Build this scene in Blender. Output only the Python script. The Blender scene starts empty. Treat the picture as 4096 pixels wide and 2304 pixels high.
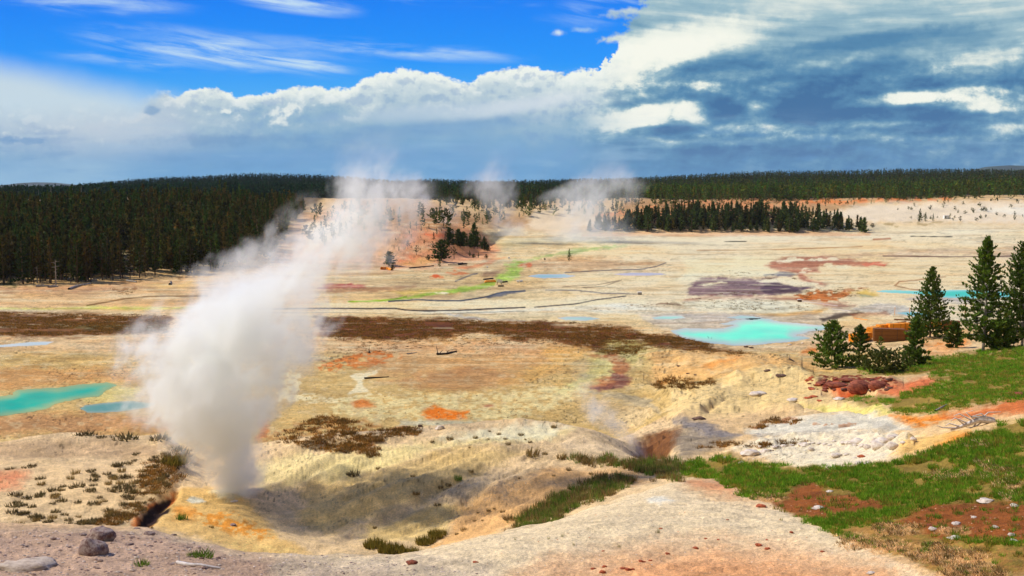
import bpy, bmesh, math, random
import numpy as np
from mathutils import Vector

sc = bpy.context.scene
COL = sc.collection
random.seed(7)
RNG = np.random.default_rng(11)

# ------------------------------------------------------------------ camera
CZ = 31.0                      # eye height above the basin floor (floor = z 0)
FPX = 983.0                    # focal length for a 1024 px wide frame
TH = math.atan(100.0 / FPX)    # downward tilt
cam = bpy.data.cameras.new("camera")
cam.sensor_width = 36.0
cam.lens = 36.0 * FPX / 1024.0
cam.clip_start = 0.1
cam.clip_end = 40000.0
camo = bpy.data.objects.new("camera", cam)
camo.location = (0, 0, CZ)
camo.rotation_euler = (math.pi / 2 - TH, 0, 0)
COL.objects.link(camo)
sc.camera = camo

# ------------------------------------------------------------------ render / exposure
sc.view_settings.view_transform = 'Standard'
sc.view_settings.look = 'None'
sc.view_settings.exposure = 0.0
sc.view_settings.gamma = 1.0
sc.cycles.use_denoising = True
sc.cycles.max_bounces = 10
sc.cycles.diffuse_bounces = 3
sc.cycles.glossy_bounces = 2
sc.cycles.transmission_bounces = 2
sc.cycles.transparent_max_bounces = 8
sc.cycles.volume_bounces = 9
sc.cycles.volume_max_steps = 512

# ------------------------------------------------------------------ sun
SUN_AZ = math.radians(70)      # to the left of the view direction
SUN_EL = math.radians(44)
SDIR = Vector((-math.sin(SUN_AZ) * math.cos(SUN_EL), math.cos(SUN_AZ) * math.cos(SUN_EL), math.sin(SUN_EL)))
sun = bpy.data.lights.new("sun", 'SUN')
sun.energy = 4.4
sun.angle = math.radians(0.5)
sun.color = (1.0, 0.95, 0.86)
suno = bpy.data.objects.new("sun", sun)
suno.rotation_euler = (-SDIR).to_track_quat('-Z', 'Y').to_euler()
COL.objects.link(suno)

# ------------------------------------------------------------------ node helper
class E:
    """a node socket (or number) with arithmetic"""
    nt = None
    def __init__(self, s): self.s = s
    @staticmethod
    def raw(x): return x.s if isinstance(x, E) else x
    @staticmethod
    def m(op, *a, clamp=False):
        n = E.nt.nodes.new('ShaderNodeMath'); n.operation = op; n.use_clamp = clamp
        for i, x in enumerate(a):
            x = E.raw(x)
            if isinstance(x, (int, float)): n.inputs[i].default_value = float(x)
            else: E.nt.links.new(x, n.inputs[i])
        return E(n.outputs[0])
    def __add__(s, o): return E.m('ADD', s, o)
    __radd__ = __add__
    def __sub__(s, o): return E.m('SUBTRACT', s, o)
    def __rsub__(s, o): return E.m('SUBTRACT', o, s)
    def __mul__(s, o): return E.m('MULTIPLY', s, o)
    __rmul__ = __mul__
    def __truediv__(s, o): return E.m('DIVIDE', s, o)
    def __rtruediv__(s, o): return E.m('DIVIDE', o, s)
    def __pow__(s, o): return E.m('POWER', s, o)

def link(a, b): E.nt.links.new(E.raw(a), b)
def setin(sock, v):
    v = E.raw(v)
    if isinstance(v, bpy.types.NodeSocket): E.nt.links.new(v, sock)
    else: sock.default_value = v
def sstep(x, lo, hi, a=0.0, b=1.0, smooth=True):
    n = E.nt.nodes.new('ShaderNodeMapRange')
    n.interpolation_type = 'SMOOTHSTEP' if smooth else 'LINEAR'
    setin(n.inputs[0], x); setin(n.inputs[1], lo); setin(n.inputs[2], hi)
    n.inputs[3].default_value = a; n.inputs[4].default_value = b
    return E(n.outputs[0])
def vec(x, y, z=0.0):
    n = E.nt.nodes.new('ShaderNodeCombineXYZ')
    setin(n.inputs[0], x); setin(n.inputs[1], y); setin(n.inputs[2], z)
    return E(n.outputs[0])
def noise(v, scale, detail=5, rough=0.55, dist=0.0, out=0):
    n = E.nt.nodes.new('ShaderNodeTexNoise')
    setin(n.inputs['Vector'], v)
    n.inputs['Scale'].default_value = scale; n.inputs['Detail'].default_value = detail
    n.inputs['Roughness'].default_value = rough; n.inputs['Distortion'].default_value = dist
    return E(n.outputs[out])
def mixc(f, a, b, mode='MIX'):
    n = E.nt.nodes.new('ShaderNodeMix'); n.data_type = 'RGBA'; n.blend_type = mode
    setin(n.inputs[0], f)
    for i, c in ((6, a), (7, b)):
        c = E.raw(c)
        if isinstance(c, tuple): n.inputs[i].default_value = (*c[:3], 1)
        else: E.nt.links.new(c, n.inputs[i])
    return E(n.outputs[2])
def curve(x, pts, x0, x1, y0, y1):
    """piecewise curve x -> y through pts as a Float Curve node"""
    n = E.nt.nodes.new('ShaderNodeFloatCurve')
    fx = sstep(x, x0, x1, smooth=False)
    setin(n.inputs['Value'], fx)
    c = n.mapping.curves[0]
    P = [((p - x0) / (x1 - x0), (q - y0) / (y1 - y0)) for p, q in pts]
    while len(c.points) < len(P): c.points.new(0.5, 0.5)
    for pt, (p, q) in zip(c.points, P):
        pt.location = (p, q); pt.handle_type = 'AUTO_CLAMPED'
    n.mapping.update()
    return E(n.outputs[0]) * (y1 - y0) + y0
def ramp(x, stops):
    n = E.nt.nodes.new('ShaderNodeValToRGB'); setin(n.inputs[0], x)
    el = n.color_ramp.elements
    while len(el) < len(stops): el.new(0.5)
    for e, (p, c) in zip(el, stops): e.position = p; e.color = (*c, 1)
    return E(n.outputs[0])

def lin1(c):
    c = c / 255.0
    return c / 12.92 if c <= 0.04045 else ((c + 0.055) / 1.055) ** 2.4
def lin(r, g, b): return (lin1(r), lin1(g), lin1(b))

# pixel (1024 x 576 frame) -> ground direction (dx, dz per metre forward); and back
def ray(u, v):
    cx = (np.asarray(u, float) - 512) / FPX; cy = (288 - np.asarray(v, float)) / FPX
    dy = math.cos(TH) + cy * math.sin(TH)
    return cx / dy, (cy * math.cos(TH) - math.sin(TH)) / dy
def project(X, Y, Z):
    dep = Y * math.cos(TH) - (Z - CZ) * math.sin(TH)
    return 512 + FPX * X / dep, 288 - FPX * (Y * math.sin(TH) + (Z - CZ) * math.cos(TH)) / dep

# ------------------------------------------------------------------ world: sky and clouds by direction
SKY = 0.1
def build_world():
    w = bpy.data.worlds.new("World"); sc.world = w; w.use_nodes = True
    w.cycles.sampling_method = 'MANUAL'; w.cycles.sample_map_resolution = 256
    nt = w.node_tree; nt.nodes.clear(); E.nt = nt
    sky = nt.nodes.new('ShaderNodeTexSky'); sky.sky_type = 'NISHITA'; sky.sun_disc = False
    sky.sun_elevation = SUN_EL; sky.sun_rotation = -SUN_AZ; sky.altitude = 2300
    sky.air_density = 1.0; sky.dust_density = 0.3; sky.ozone_density = 2.5
    tc = nt.nodes.new('ShaderNodeTexCoord')
    sep = nt.nodes.new('ShaderNodeSeparateXYZ'); nt.links.new(tc.outputs['Generated'], sep.inputs[0])
    dx, dy, dz = (E(sep.outputs[i]) for i in range(3))
    fy = E.m('MAXIMUM', dy, 0.12)
    S = dx / fy * FPX            # level gnomonic sky coordinates, 0 = straight ahead / horizon
    T = dz / fy * FPX
    def st(u, v):
        a, b = ray(u, v); return float(a) * FPX, float(b) * FPX
    V = 188.0 - T                # rows counted down from a level horizon
    U = S + 512.0
    def uv(u, v):
        s, t = st(u, v); return s + 512, 188 - t
    p = vec(U * 0.01, V * 0.01, 0.0)
    n_big = noise(p, 1.3, 7, 0.56)
    n_mid = noise(vec(U * 0.01, V * 0.012, 4.0), 4.6, 7, 0.58)
    n_lit = noise(vec(U * 0.01 - 0.02, V * 0.012 - 0.06, 4.0), 4.6, 4, 0.55)   # same billows, shifted to the light
    n_str = noise(vec((U * 1.0 + V * 2.2) * 0.0035, (V + U * 0.10) * 0.022, 9.0), 3.0, 6, 0.55, 0.3)
    n_str2 = noise(vec(U * 0.003, (V + (U - 850.0) * (U - 850.0) * 0.00028) * 0.028, 2.0), 2.2, 6, 0.55, 0.25)
    billow = (n_mid - n_lit)
    n_e = noise(vec(U * 0.01, V * 0.012, 12.0), 9.0, 6, 0.6)
    n_px = (n_mid - 0.5) * 26.0 + (n_e - 0.5) * 22.0
    n_shelf = noise(vec(U * 0.004, V * 0.03, 21.0), 2.4, 6, 0.58, 0.3)
    k = 1.0 / SKY
    C = lambda r, g, b: tuple(x * k for x in lin(r, g, b))
    # blue
    hs = nt.nodes.new('ShaderNodeHueSaturation'); nt.links.new(sky.outputs[0], hs.inputs['Color'])
    hs.inputs['Saturation'].default_value = 0.55
    blue = ramp(sstep(V, -40.0, 190.0, smooth=False), [(0.0, C(4, 108, 236)), (0.25, C(12, 134, 248)), (0.45, C(24, 150, 252)), (0.6, C(70, 172, 248)), (1.0, C(150, 195, 235))])
    front = sstep(dy, 0.12, 0.35)
    col = mixc(front, hs.outputs[0], blue)
    def ell(u, v, ru, rv, rot=0.0):
        u, v = uv(u, v)
        a = U - u; b = V - v
        if rot:
            c_, s_ = math.cos(math.radians(rot)), math.sin(math.radians(rot))
            a, b = a * c_ + b * s_, b * c_ - a * s_
        a = a / ru; b = b / rv
        return E.m('SQRT', a * a + b * b)
    def blob(u, v, ru, rv, amp=1.0, lo=-0.15, hi=0.2, rot=0.0, n=None):
        if n is None:
            return sstep(1.0 - ell(u, v, ru, rv, rot) + n_px * (amp / rv), lo, hi)
        return sstep(1.0 - ell(u, v, ru, rv, rot) + (n - 0.5) * amp * 2.0, lo, hi)
    # cirrus
    n_c = noise(vec((U * 0.97 + V * 0.25) * 0.0045, (V * 0.97 - U * 0.06) * 0.03, 1.0), 2.6, 7, 0.6, 0.35)
    n_c2 = noise(vec((U * 0.97 + V * 0.25) * 0.0045, (V * 0.97 - U * 0.17) * 0.04, 7.0), 2.6, 7, 0.62, 0.4)
    def wisp(u, v, ru, rv, rot, st_, nn=None, lo=0.42, hi=0.78):
        return E.m('MULTIPLY', sstep(1.0 - ell(u, v, ru, rv, rot), 0.0, 0.75) * st_, sstep(nn or n_c, lo, hi))
    cir = None
    for a in ((215, 50, 170, 24, 7, 1.0, n_c2, .36, .8), (285, 60, 85, 10, 9, 1.2, n_c2, .28, .7), (240, 46, 160, 20, 5, 0.55, n_c, .3, .9), (395, 49, 160, 12, 4, 0.9, n_c, .36, .8), (150, 60, 130, 14, 4, 0.5, n_c), (290, 2, 85, 13, 8, 1.0, n_c2, .3, .7), (90, 2, 120, 18, 3, 0.75, n_c, .34, .8),
              (420, 1, 70, 6, 3, 0.35, n_c), (250, 70, 150, 5, 0, 0.45, n_c), (575, 22, 50, 10, 4, 0.35, n_c), (480, 4, 80, 6, 0, 0.3, n_c), (600, 8, 60, 22, -8, 0.5, n_c2)):
        w_ = wisp(*a); cir = w_ if cir is None else E.m('MAXIMUM', cir, w_)
    col = mixc(E.m('MINIMUM', cir, 0.85), col, C(205, 230, 245))
    # small fluff in the blue
    col = mixc(blob(559, 33, 11, 5, 0.3, 0.0, 1.0) * 0.9, col, C(225, 238, 240))
    col = mixc(blob(582, 30, 18, 4, 0.3, 0.0, 1.3) * 0.6, col, C(190, 220, 235))
    # left veil
    col = mixc(sstep(V + (U - 60.0) * -0.19 + (n_big - 0.5) * 18.0, 60.0, 98.0) * sstep(U, 320.0, 90.0) * 0.92, col, C(206, 222, 228))
    # main bank: top edge
    edge_px = [(-80, 112), (60, 110), (130, 108), (144, 103), (152, 96), (166, 91.5), (180, 95), (192, 90.5), (206, 87), (222, 87.5), (233, 93), (250, 95), (270, 93.5), (290, 88), (310, 86.5), (328, 87.5), (346, 89.5), (362, 80), (382, 74), (405, 70.5), (428, 72), (448, 78), (465, 83), (478, 76), (495, 70), (520, 68), (545, 70), (560, 72), (580, 70), (600, 68), (612, 58), (618, 40), (630, 18), (645, -6), (668, -40), (700, -80)]
    E_pts = [uv(*q) for q in edge_px]
    edge = curve(U, E_pts, -120.0, 760.0, -110.0, 130.0)
    rough = sstep(U, 580.0, 625.0, 1.0, 5.0)
    dd = V - edge + (n_e - 0.5) * 17.0 * rough + (n_mid - 0.5) * 10.0 * rough
    softw = sstep(U, 125.0, 190.0, 26.0, 2.6) + sstep(U, 590.0, 640.0, 0.0, 16.0) * sstep(V, 66.0, 40.0)
    bank = E.m('MINIMUM', E.m('MAXIMUM', (dd + softw * 0.3) / softw, 0.0), 1.0)
    bank = E.m('MAXIMUM', bank, blob(620, 38, 24, 7, 0.5, 0.0, 0.7, -8)); bank = E.m('MAXIMUM', bank, blob(628, 11, 24, 6, 0.5, 0.0, 0.9, -6) * 0.9)
    vv = V + (n_big - 0.5) * 56.0 + (n_mid - 0.5) * 30.0 + (n_shelf - 0.5) * 44.0 - billow * 40.0
    bankc = ramp(sstep(vv, 60.0, 192.0, smooth=False), [(0.0, C(238, 246, 240)), (0.14, C(218, 230, 230)), (0.30, C(186, 206, 216)), (0.46, C(150, 184, 206)), (0.66, C(116, 164, 202)), (0.85, C(104, 158, 206)), (1.0, C(118, 170, 214))])
    # bright rim of the bank and its billows
    rim = sstep(dd, 15.0, 1.0) * sstep(U, 150.0, 190.0)
    bankc = mixc(rim * 0.85, bankc, C(246, 250, 240))
    bankc = mixc(sstep(billow, 0.02, 0.13) * sstep(dd, 46.0, 12.0) * 0.5, bankc, C(243, 247, 242))
    bankc = mixc(sstep(billow, -0.02, -0.14) * 0.38, bankc, C(120, 160, 202))
    # pale rainy left, darker shelves
    bankc = mixc(blob(90, 126, 200, 50, 0.45, 0.0, 1.1, n=n_big) * 0.9, bankc, C(205, 214, 222))
    bankc = mixc(blob(230, 140, 110, 9, 0.45, 0.0, 0.8) * 0.5, bankc, C(92, 140, 190))
    bankc = mixc(blob(300, 158, 240, 14, 0.4, 0.0, 1.0, n=n_big) * 0.45, bankc, C(98, 150, 204))
    bankc = mixc(blob(430, 112, 130, 13, 0.35, 0.0, 0.9, -4, n=n_big) * 0.6, bankc, C(196, 212, 226))
    bankc = mixc(blob(440, 128, 160, 11, 0.35, 0.0, 0.9, -5) * 0.5, bankc, C(104, 152, 200))
    bankc = mixc(blob(530, 104, 120, 12, 0.35, 0.0, 0.9, -9, n=n_big) * 0.75, bankc, C(214, 224, 232))
    # right part: one continuous field of cloud, from sunlit cream through grey to slate
    right = sstep(U + (n_big - 0.5) * 120.0, 540.0, 650.0)
    n_cl = noise(vec(U * 0.01, V * 0.019, 31.0), 2.2, 8, 0.6, 0.25)
    n_cll = noise(vec(U * 0.01 - 0.03, V * 0.019 - 0.07, 31.0), 2.2, 5, 0.58, 0.25)
    fld = (n_cl - 0.5) * sstep(V, 40.0, 90.0, 0.5, 1.35) + n_px * sstep(V, 40.0, 90.0, 0.004, 0.024) + (n_str2 - 0.5) * sstep(V, 110.0, 50.0, 0.15, 0.95)
    fld = fld - ((n_cl - n_cll) * 2.5 + billow * 0.9) * sstep(V, 35.0, 90.0, 0.12, 1.0)
    fld = fld + curve(V, [(-60, -0.26), (0, -0.22), (30, -0.12), (55, 0.04), (80, 0.16), (105, 0.10), (125, 0.10), (145, 0.26), (170, 0.36), (200, 0.36)], -60.0, 200.0, -0.6, 0.6)
    for u_, v_, ru, rv, val, rot in ((615, 124, 55, 14, -.60, -8), (655, 113, 40, 10, -.55, -10), (692, 111, 18, 12, -.65, 0), (757, 107, 12, 6, -.6, 0), (880, 101, 70, 6, -.45, -4), (950, 94, 58, 7, -.70, -3), (985, 105, 36, 8, -.55, 6), (760, 129, 100, 5, -.40, -3), (1000, 127, 55, 8, -.45, 8), (700, 143, 60, 5, -.35, -3), (870, 136, 80, 4, -.3, 0),
            (640, 60, 66, 15, -.5, -12), (680, 42, 90, 17, -.5, -10), (860, 70, 90, 10, .2, -6), (690, 66, 50, 6, .25, -8), (600, 80, 70, 12, -.5, -10), (700, 86, 18, 5, -.6, 0), (720, 110, 24, 12, .75, 0), (812, 114, 48, 13, .75, 0), (845, 94, 46, 15, .45, 0), (800, 101, 20, 14, .4, 0), (905, 113, 60, 8, .55, 0), (915, 86, 36, 11, .35, 0), (965, 119, 46, 8, .55, 0), (655, 131, 45, 5, .45, -4), (700, 134, 50, 6, .4, 0), (760, 149, 110, 8, .4, 0), (930, 131, 70, 6, .45, 0),
            (770, 88, 110, 10, .25, -6), (800, 54, 140, 8, .28, -10), (905, 38, 100, 7, .2, -5), (985, 60, 52, 10, -.35, -14), (990, 86, 60, 9, .35, 0), (925, 72, 30, 7, -.15, -10), (580, 100, 70, 10, -.25, -10)):
        e_ = ell(u_, v_, ru, rv, rot)
        e_ = E.m('MAXIMUM', e_ + n_px * (0.30 / rv), 0.0); e_ = e_ * e_
        fld = fld + E.m('EXPONENT', e_ * e_ * -0.8) * (val * (1.15 if val > 0.4 else 0.95))
    sheet = ramp(sstep(fld, -0.75, 0.85, smooth=False), [(0.0, C(250, 251, 238)), (0.19, C(238, 243, 232)), (0.29, C(206, 220, 218)), (0.38, C(158, 190, 202)), (0.51, C(114, 158, 184)), (0.68, C(82, 136, 174)), (1.0, C(56, 108, 156))])
    bankc = mixc(right, bankc, sheet)
    # small lit heaps on the left
    for b in ((280, 118, 21, 10, 0.4), (291, 112, 12, 8, 0.35), (227, 113, 10, 5, 0.3), (12, 96, 22, 15, 0.45)):
        mk = blob(b[0], b[1], b[2], b[3], b[4], -0.05, 0.4)
        cu, cv = uv(b[0], b[1])
        hgt = sstep(V + (n_e - 0.5) * 24.0 - billow * 70.0, cv - b[3] * 0.5, cv + b[3] * 1.1)
        bankc = mixc(mk * 0.8, bankc, mixc(hgt, C(236, 241, 236), C(150, 184, 206)))
    for b in ((151, 110, 10, 5), (5, 140, 14, 6), (30, 141, 24, 4)):
        bankc = mixc(blob(*b, 0.4, -0.05, 0.6) * 0.7, bankc, C(120, 160, 200))
    # rain veil down to the horizon
    low = sstep(V + (n_big - 0.5) * 60.0 + (n_shelf - 0.5) * 50.0, 136.0, 182.0)
    bankc = mixc(low * 0.6, bankc, mixc(sstep(U, 470.0, 800.0), mixc(sstep(U, 60.0, 190.0), C(156, 194, 218), C(102, 162, 206)), C(60, 124, 176)))
    lowm = sstep(V, 105.0, 140.0)
    bankc = mixc(sstep(n_shelf * 0.6 + n_big * 0.4, 0.50, 0.66) * lowm * 0.34, bankc, C(160, 196, 218))
    bankc = mixc(sstep(n_shelf * 0.5 + n_cl * 0.5, 0.49, 0.36) * lowm * 0.40, bankc, C(84, 142, 194))
    col = mixc(bank * front, col, bankc)
    bg = nt.nodes.new('ShaderNodeBackground'); bg.inputs['Strength'].default_value = SKY
    setin(bg.inputs['Color'], col)
    out = nt.nodes.new('ShaderNodeOutputWorld'); nt.links.new(bg.outputs[0], out.inputs[0])
build_world()

# ------------------------------------------------------------------ numpy noise
def _hash(ix, iy, seed):
    h = (ix.astype(np.int64) * 374761393 + iy.astype(np.int64) * 668265263 + seed * 974711) & 0xFFFFFFFF
    h = ((h ^ (h >> 13)) * 1274126177) & 0xFFFFFFFF
    return ((h ^ (h >> 16)) & 0xFFFF) / 65535.0
def vnoise(x, y, seed=0):
    ix = np.floor(x); iy = np.floor(y); fx = x - ix; fy = y - iy
    fx = fx * fx * fx * (fx * (fx * 6 - 15) + 10); fy = fy * fy * fy * (fy * (fy * 6 - 15) + 10)
    a = _hash(ix, iy, seed); b = _hash(ix + 1, iy, seed); c = _hash(ix, iy + 1, seed); d = _hash(ix + 1, iy + 1, seed)
    return (a + (b - a) * fx) * (1 - fy) + (c + (d - c) * fx) * fy
def fbm(x, y, seed=0, oct=5, gain=0.5):
    s = 0.0; w = 1.0; t = 0.0
    for o in range(oct):
        s = s + w * vnoise(x, y, seed + o * 17); t += w; w *= gain
        x = x * 2.03 + 5.3; y = y * 2.03 + 1.7
    return s / t - 0.5
def ss(x, lo, hi):
    t = np.clip((x - lo) / (hi - lo), 0, 1); return t * t * (3 - 2 * t)

# coordinates read off enlarged pieces of the photograph, all turned into the 1024 x 576 frame
def zmap(x0, y0, k): return lambda P: [((x0 + x * k) / 4.0, (y0 + y * k) / 4.0) for x, y in P]
F0 = zmap(0, 0, 4096 / 2576)
Z1 = zmap(0, 1500, 1366 / 2462); Z2 = zmap(1366, 1500, 1366 / 2462); Z3 = zmap(2732, 1500, 1364 / 2458)
Z4 = zmap(0, 640, 1366 / 2474); Z5 = zmap(1366, 640, 1366 / 2474); Z6 = zmap(2732, 640, 1364 / 2471)
Z7 = zmap(1300, 880, 800 / 2576); Z8 = zmap(2600, 1050, 900 / 2576)
Z9 = zmap(3200, 940, 896 / 2318); Z10 = zmap(3100, 1400, 996 / 2576)

# ------------------------------------------------------------------ terrain
# rows of (u, v, distance): the lines of the land from the hill underfoot to the basin floor
ROWS = [
    [(-200, 585, 19), (0, 585, 19), (250, 585, 18.5), (400, 585, 18), (600, 585, 18), (800, 585, 17), (900, 585, 16), (1024, 585, 14.5), (1200, 585, 13)],
    [(-200, 552, 22), (0, 553, 22), (140, 557, 21.8), (250, 568, 20.5), (400, 568, 20.5), (500, 553, 22), (620, 530, 25), (700, 520, 27), (800, 530, 24), (900, 545, 19.5), (1024, 540, 17.5), (1200, 535, 16)],
    [(-200, 531, 25), (0, 529, 25), (60, 529, 25), (147, 531, 26), (191, 543, 25.5), (246, 554, 24), (318, 556.5, 23.5), (398, 556, 23.5), (429, 551, 25), (497, 533, 29), (556, 521, 33), (616, 501, 38), (676, 482, 43), (716, 479.5, 45), (760, 491, 37), (820, 507, 29), (900, 516, 24), (1024, 505, 22), (1200, 500, 20)],
    [(-200, 548, 43), (0, 545, 43), (140, 545, 43.5), (190, 560, 44), (250, 572, 45), (400, 572, 45), (430, 566, 45), (500, 545, 46), (560, 530, 46.5), (620, 506, 47), (680, 482, 50), (720, 476, 51), (780, 477, 45), (860, 482, 37), (940, 484, 31), (1024, 472, 28), (1200, 470, 26)],
    [(-200, 520, 47), (0, 520, 48), (60, 522, 48), (110, 524, 48.5), (140, 521.5, 50), (190, 522, 51.5), (250, 522, 53.5), (320, 531, 53), (400, 541, 51), (430, 541, 51), (500, 519, 52), (560, 503, 53), (620, 486, 54), (680, 468, 58), (720, 464, 58), (780, 462, 54), (860, 462, 46), (940, 456, 40), (1024, 440, 36), (1200, 436, 34)],
    [(-200, 482, 57), (0, 484, 57), (100, 488, 56.5), (150, 500, 55), (175, 505, 56), (200, 500, 58), (240, 494, 60.5), (270, 500, 59.5), (320, 492, 60), (400, 484, 59), (500, 464, 61), (560, 460, 62), (620, 461, 61), (650, 456, 63), (680, 450, 66), (720, 448, 67), (780, 446, 64), (860, 444, 56), (940, 434, 48), (1024, 415, 46), (1200, 410, 44)],
    [(-200, 452, 67), (0, 448, 68), (40, 439, 70), (80, 437, 71), (130, 439, 71), (165, 441, 69), (185, 458, 68), (205, 470, 67), (240, 466, 67), (258, 457, 67), (302, 449, 67.5), (380, 440, 69), (457, 429, 72), (517, 423, 74), (556, 427, 73), (596, 437, 71), (625, 449, 70), (645, 447, 71), (680, 437, 76), (720, 431, 80), (780, 425, 84), (860, 420, 78), (940, 406, 70), (1024, 385, 72), (1200, 380, 70)],
    [(-200, 462, 92), (0, 462, 92), (300, 466, 94), (560, 450, 95), (620, 440, 98), (660, 430, 100), (690, 417, 101), (720, 413, 104), (780, 409, 104), (860, 401, 99), (940, 386, 95), (1024, 366, 100), (1200, 362, 98)],
    [(-200, None, 122), (560, None, 122), (625, None, 124), (660, 408, 122), (690, 396, 122), (720, 388, 124), (780, 379, 125), (860, 377.5, 120), (940, 370, 119), (1024, 350, 130), (1200, 347, 128)],
    [(-200, None, 145), (600, None, 145), (640, 382, 155), (680, 369, 160), (720, 364.5, 157), (780, 362.5, 152), (830, 368, 150), (870, 362, 150), (940, 355.5, 150), (1024, 343.5, 155), (1200, 340, 150)],
    [(-200, None, 186), (640, None, 188), (820, None, 188), (870, None, 196), (940, 330, 208), (1024, 326, 200), (1200, 322, 200)],
    [(-200, None, 232), (1200, None, 240)],
]
def dz_of(u, v): return float(ray(u, v)[1])
NX_IN, NX_OUT = 1560, 60
a_in = np.linspace(-0.585, 0.585, NX_IN)
a_out = 0.585 + np.cumsum(np.linspace(0.002, 0.05, NX_OUT))
A = np.concatenate([-a_out[::-1], a_in, a_out])
d_near = np.exp(np.linspace(math.log(0.5), math.log(15.5), 40))[:-1]
d_mid = np.exp(np.linspace(math.log(15.5), math.log(122), 430))[:-1]
d_fl = 1.0 / np.linspace(1 / 122.0, 1 / 650.0, 400)
d_far = np.concatenate([np.linspace(650, 1000, 91)[1:], np.exp(np.linspace(math.log(1000), math.log(3300), 75))[1:]])
DG = np.concatenate([d_near, d_mid, d_fl, d_far])
NA, ND = len(A), len(DG)

def gsm(x, sig):
    r = int(sig * 3) + 1; k = np.exp(-0.5 * (np.arange(-r, r + 1) / sig) ** 2); k /= k.sum()
    return np.convolve(np.pad(x, r, mode='edge'), k, mode='valid')
def row_on_A(row):
    aa, zz, dd = [], [], []
    for u, v, d in row:
        if v is None:
            aa.append((u - 512) / FPX * 1.0); zz.append(0.0)
        else:
            x, z = ray(u, v); aa.append(float(x)); zz.append(CZ + d * float(z))
        dd.append(d)
    # interpolate the sight slope, so that a crest stays where the picture has it
    s = [(z - CZ) / d for z, d in zip(zz, dd)]
    D_ = np.interp(A, aa, dd); S_ = np.interp(A, aa, s)
    inner = np.full(NA, True)
    D_ = gsm(D_, 9); S_ = gsm(S_, 5)
    return D_, CZ + S_ * D_
KD = [np.full(NA, 0.4), np.full(NA, 3.0), np.full(NA, 9.0)]; KZ = [np.full(NA, CZ - 1.7), np.full(NA, CZ - 2.3), np.full(NA, CZ - 4.15)]
for r in ROWS:
    d_, z_ = row_on_A(r); KD.append(d_); KZ.append(z_)
KD.append(np.full(NA, 420.0)); KZ.append(np.zeros(NA)); KD.append(np.full(NA, 9000.0)); KZ.append(np.zeros(NA))
KD = np.array(KD); KZ = np.array(KZ)                 # K x NA
# monotone cubic along every column
h = np.diff(KD, axis=0); dl = np.diff(KZ, axis=0) / h
mslope = np.zeros_like(KZ); mslope[0] = dl[0]; mslope[-1] = dl[-1]
w1 = 2 * h[1:] + h[:-1]; w2 = h[1:] + 2 * h[:-1]
with np.errstate(divide='ignore', invalid='ignore'):
    hm = (w1 + w2) / (w1 / dl[:-1] + w2 / dl[1:])
mslope[1:-1] = np.where(dl[:-1] * dl[1:] > 0, hm, 0.0)
Z = np.zeros((ND, NA))
for k in range(len(KD) - 1):
    msk = (DG[:, None] >= KD[k][None]) & (DG[:, None] < KD[k + 1][None])
    t = (DG[:, None] - KD[k][None]) / h[k][None]; t = np.where(msk, t, 0)
    t2 = t * t; t3 = t2 * t
    val = (2 * t3 - 3 * t2 + 1) * KZ[k] + (t3 - 2 * t2 + t) * h[k] * mslope[k] + (-2 * t3 + 3 * t2) * KZ[k + 1] + (t3 - t2) * h[k] * mslope[k + 1]
    Z = np.where(msk, val, Z)
# far land: forest hill on the left, pink mound, bright slopes, ridges on the skyline
AA = np.broadcast_to(A[None], (ND, NA)); DD = np.broadcast_to(DG[:, None], (ND, NA))
XX = AA * DD; YY = DD
def on_a(pts):
    return np.interp(A, [float(ray(u, 250)[0]) for u, _ in pts], [q for _, q in pts])
base_v = on_a([(-150, 286), (0, 284), (60, 282), (100, 281), (150, 279), (200, 275), (240, 269), (270, 264), (300, 263), (330, 266), (395, 267), (440, 264.5), (470, 256), (490, 247), (500, 240), (512, 233), (530, 231), (1100, 231)])
Db = gsm(CZ * FPX / (base_v - 188), 4)
Hm = gsm(on_a([(-300, 13.5), (0, 14.0), (120, 15.5), (220, 17.5), (300, 16.5), (360, 17), (400, 16.5), (440, 13.5), (470, 9), (490, 5), (505, 1.5), (520, 0)]), 8)
Wd = gsm(on_a([(-150, 190), (200, 190), (300, 130), (380, 100), (440, 80), (490, 60), (520, 60)]), 8)
t = np.clip((DD - Db[None]) / Wd[None], 0, 1)
hill = Hm[None] * (0.35 * t + 0.65 * t * t * (3 - 2 * t))
far = 20.0 * ss(DD, 672, 960)
Hr = gsm(on_a([(-300, 193), (0, 192), (60, 190), (110, 184), (150, 180), (200, 178.3), (250, 175), (300, 176), (340, 177.5), (400, 183), (425, 181), (500, 183), (556, 181.5), (628, 180), (700, 176), (756, 173), (830, 172.5), (895, 171), (960, 172), (1024, 173), (1150, 174)]), 6)
zr = CZ + (188 - Hr - 3.2) / FPX * 2300.0
t = np.clip((DD - 960) / (2300 - 960), 0, 1)
ridge = (zr[None] - 20.0) * t ** 1.1 * np.where(DD > 2300, 1 - 0.6 * ss(DD, 2300, 3300), 1)
ridge = ridge + fbm(XX / 420, YY / 300, 5, 4) * 9 * ss(DD, 1000, 1300) * (1 - ss(DD, 1900, 2250))
far = np.maximum(hill, 0) * (1 - ss(DD, 700, 960)) + far + ridge
mid_h = gsm(on_a([(560, 0), (590, 4), (640, 8), (720, 11), (780, 10), (830, 7), (865, 3), (885, 0)]), 6)
mid_d = 668.0
midr = mid_h[None] * np.exp(-((DD - 712) / 30.0) ** 2) * ss(DD, 660, 700)
far = far + midr + fbm(XX / 55, YY / 45, 8, 4) * 7.0 * ss(DD, 690, 800) * (1 - ss(DD, 930, 1100))
far = far + fbm(XX / 30, YY / 30, 9, 4) * 2.5 * ss(DD, Db[None], Db[None] + 60) * (Hm[None] > 3)
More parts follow.
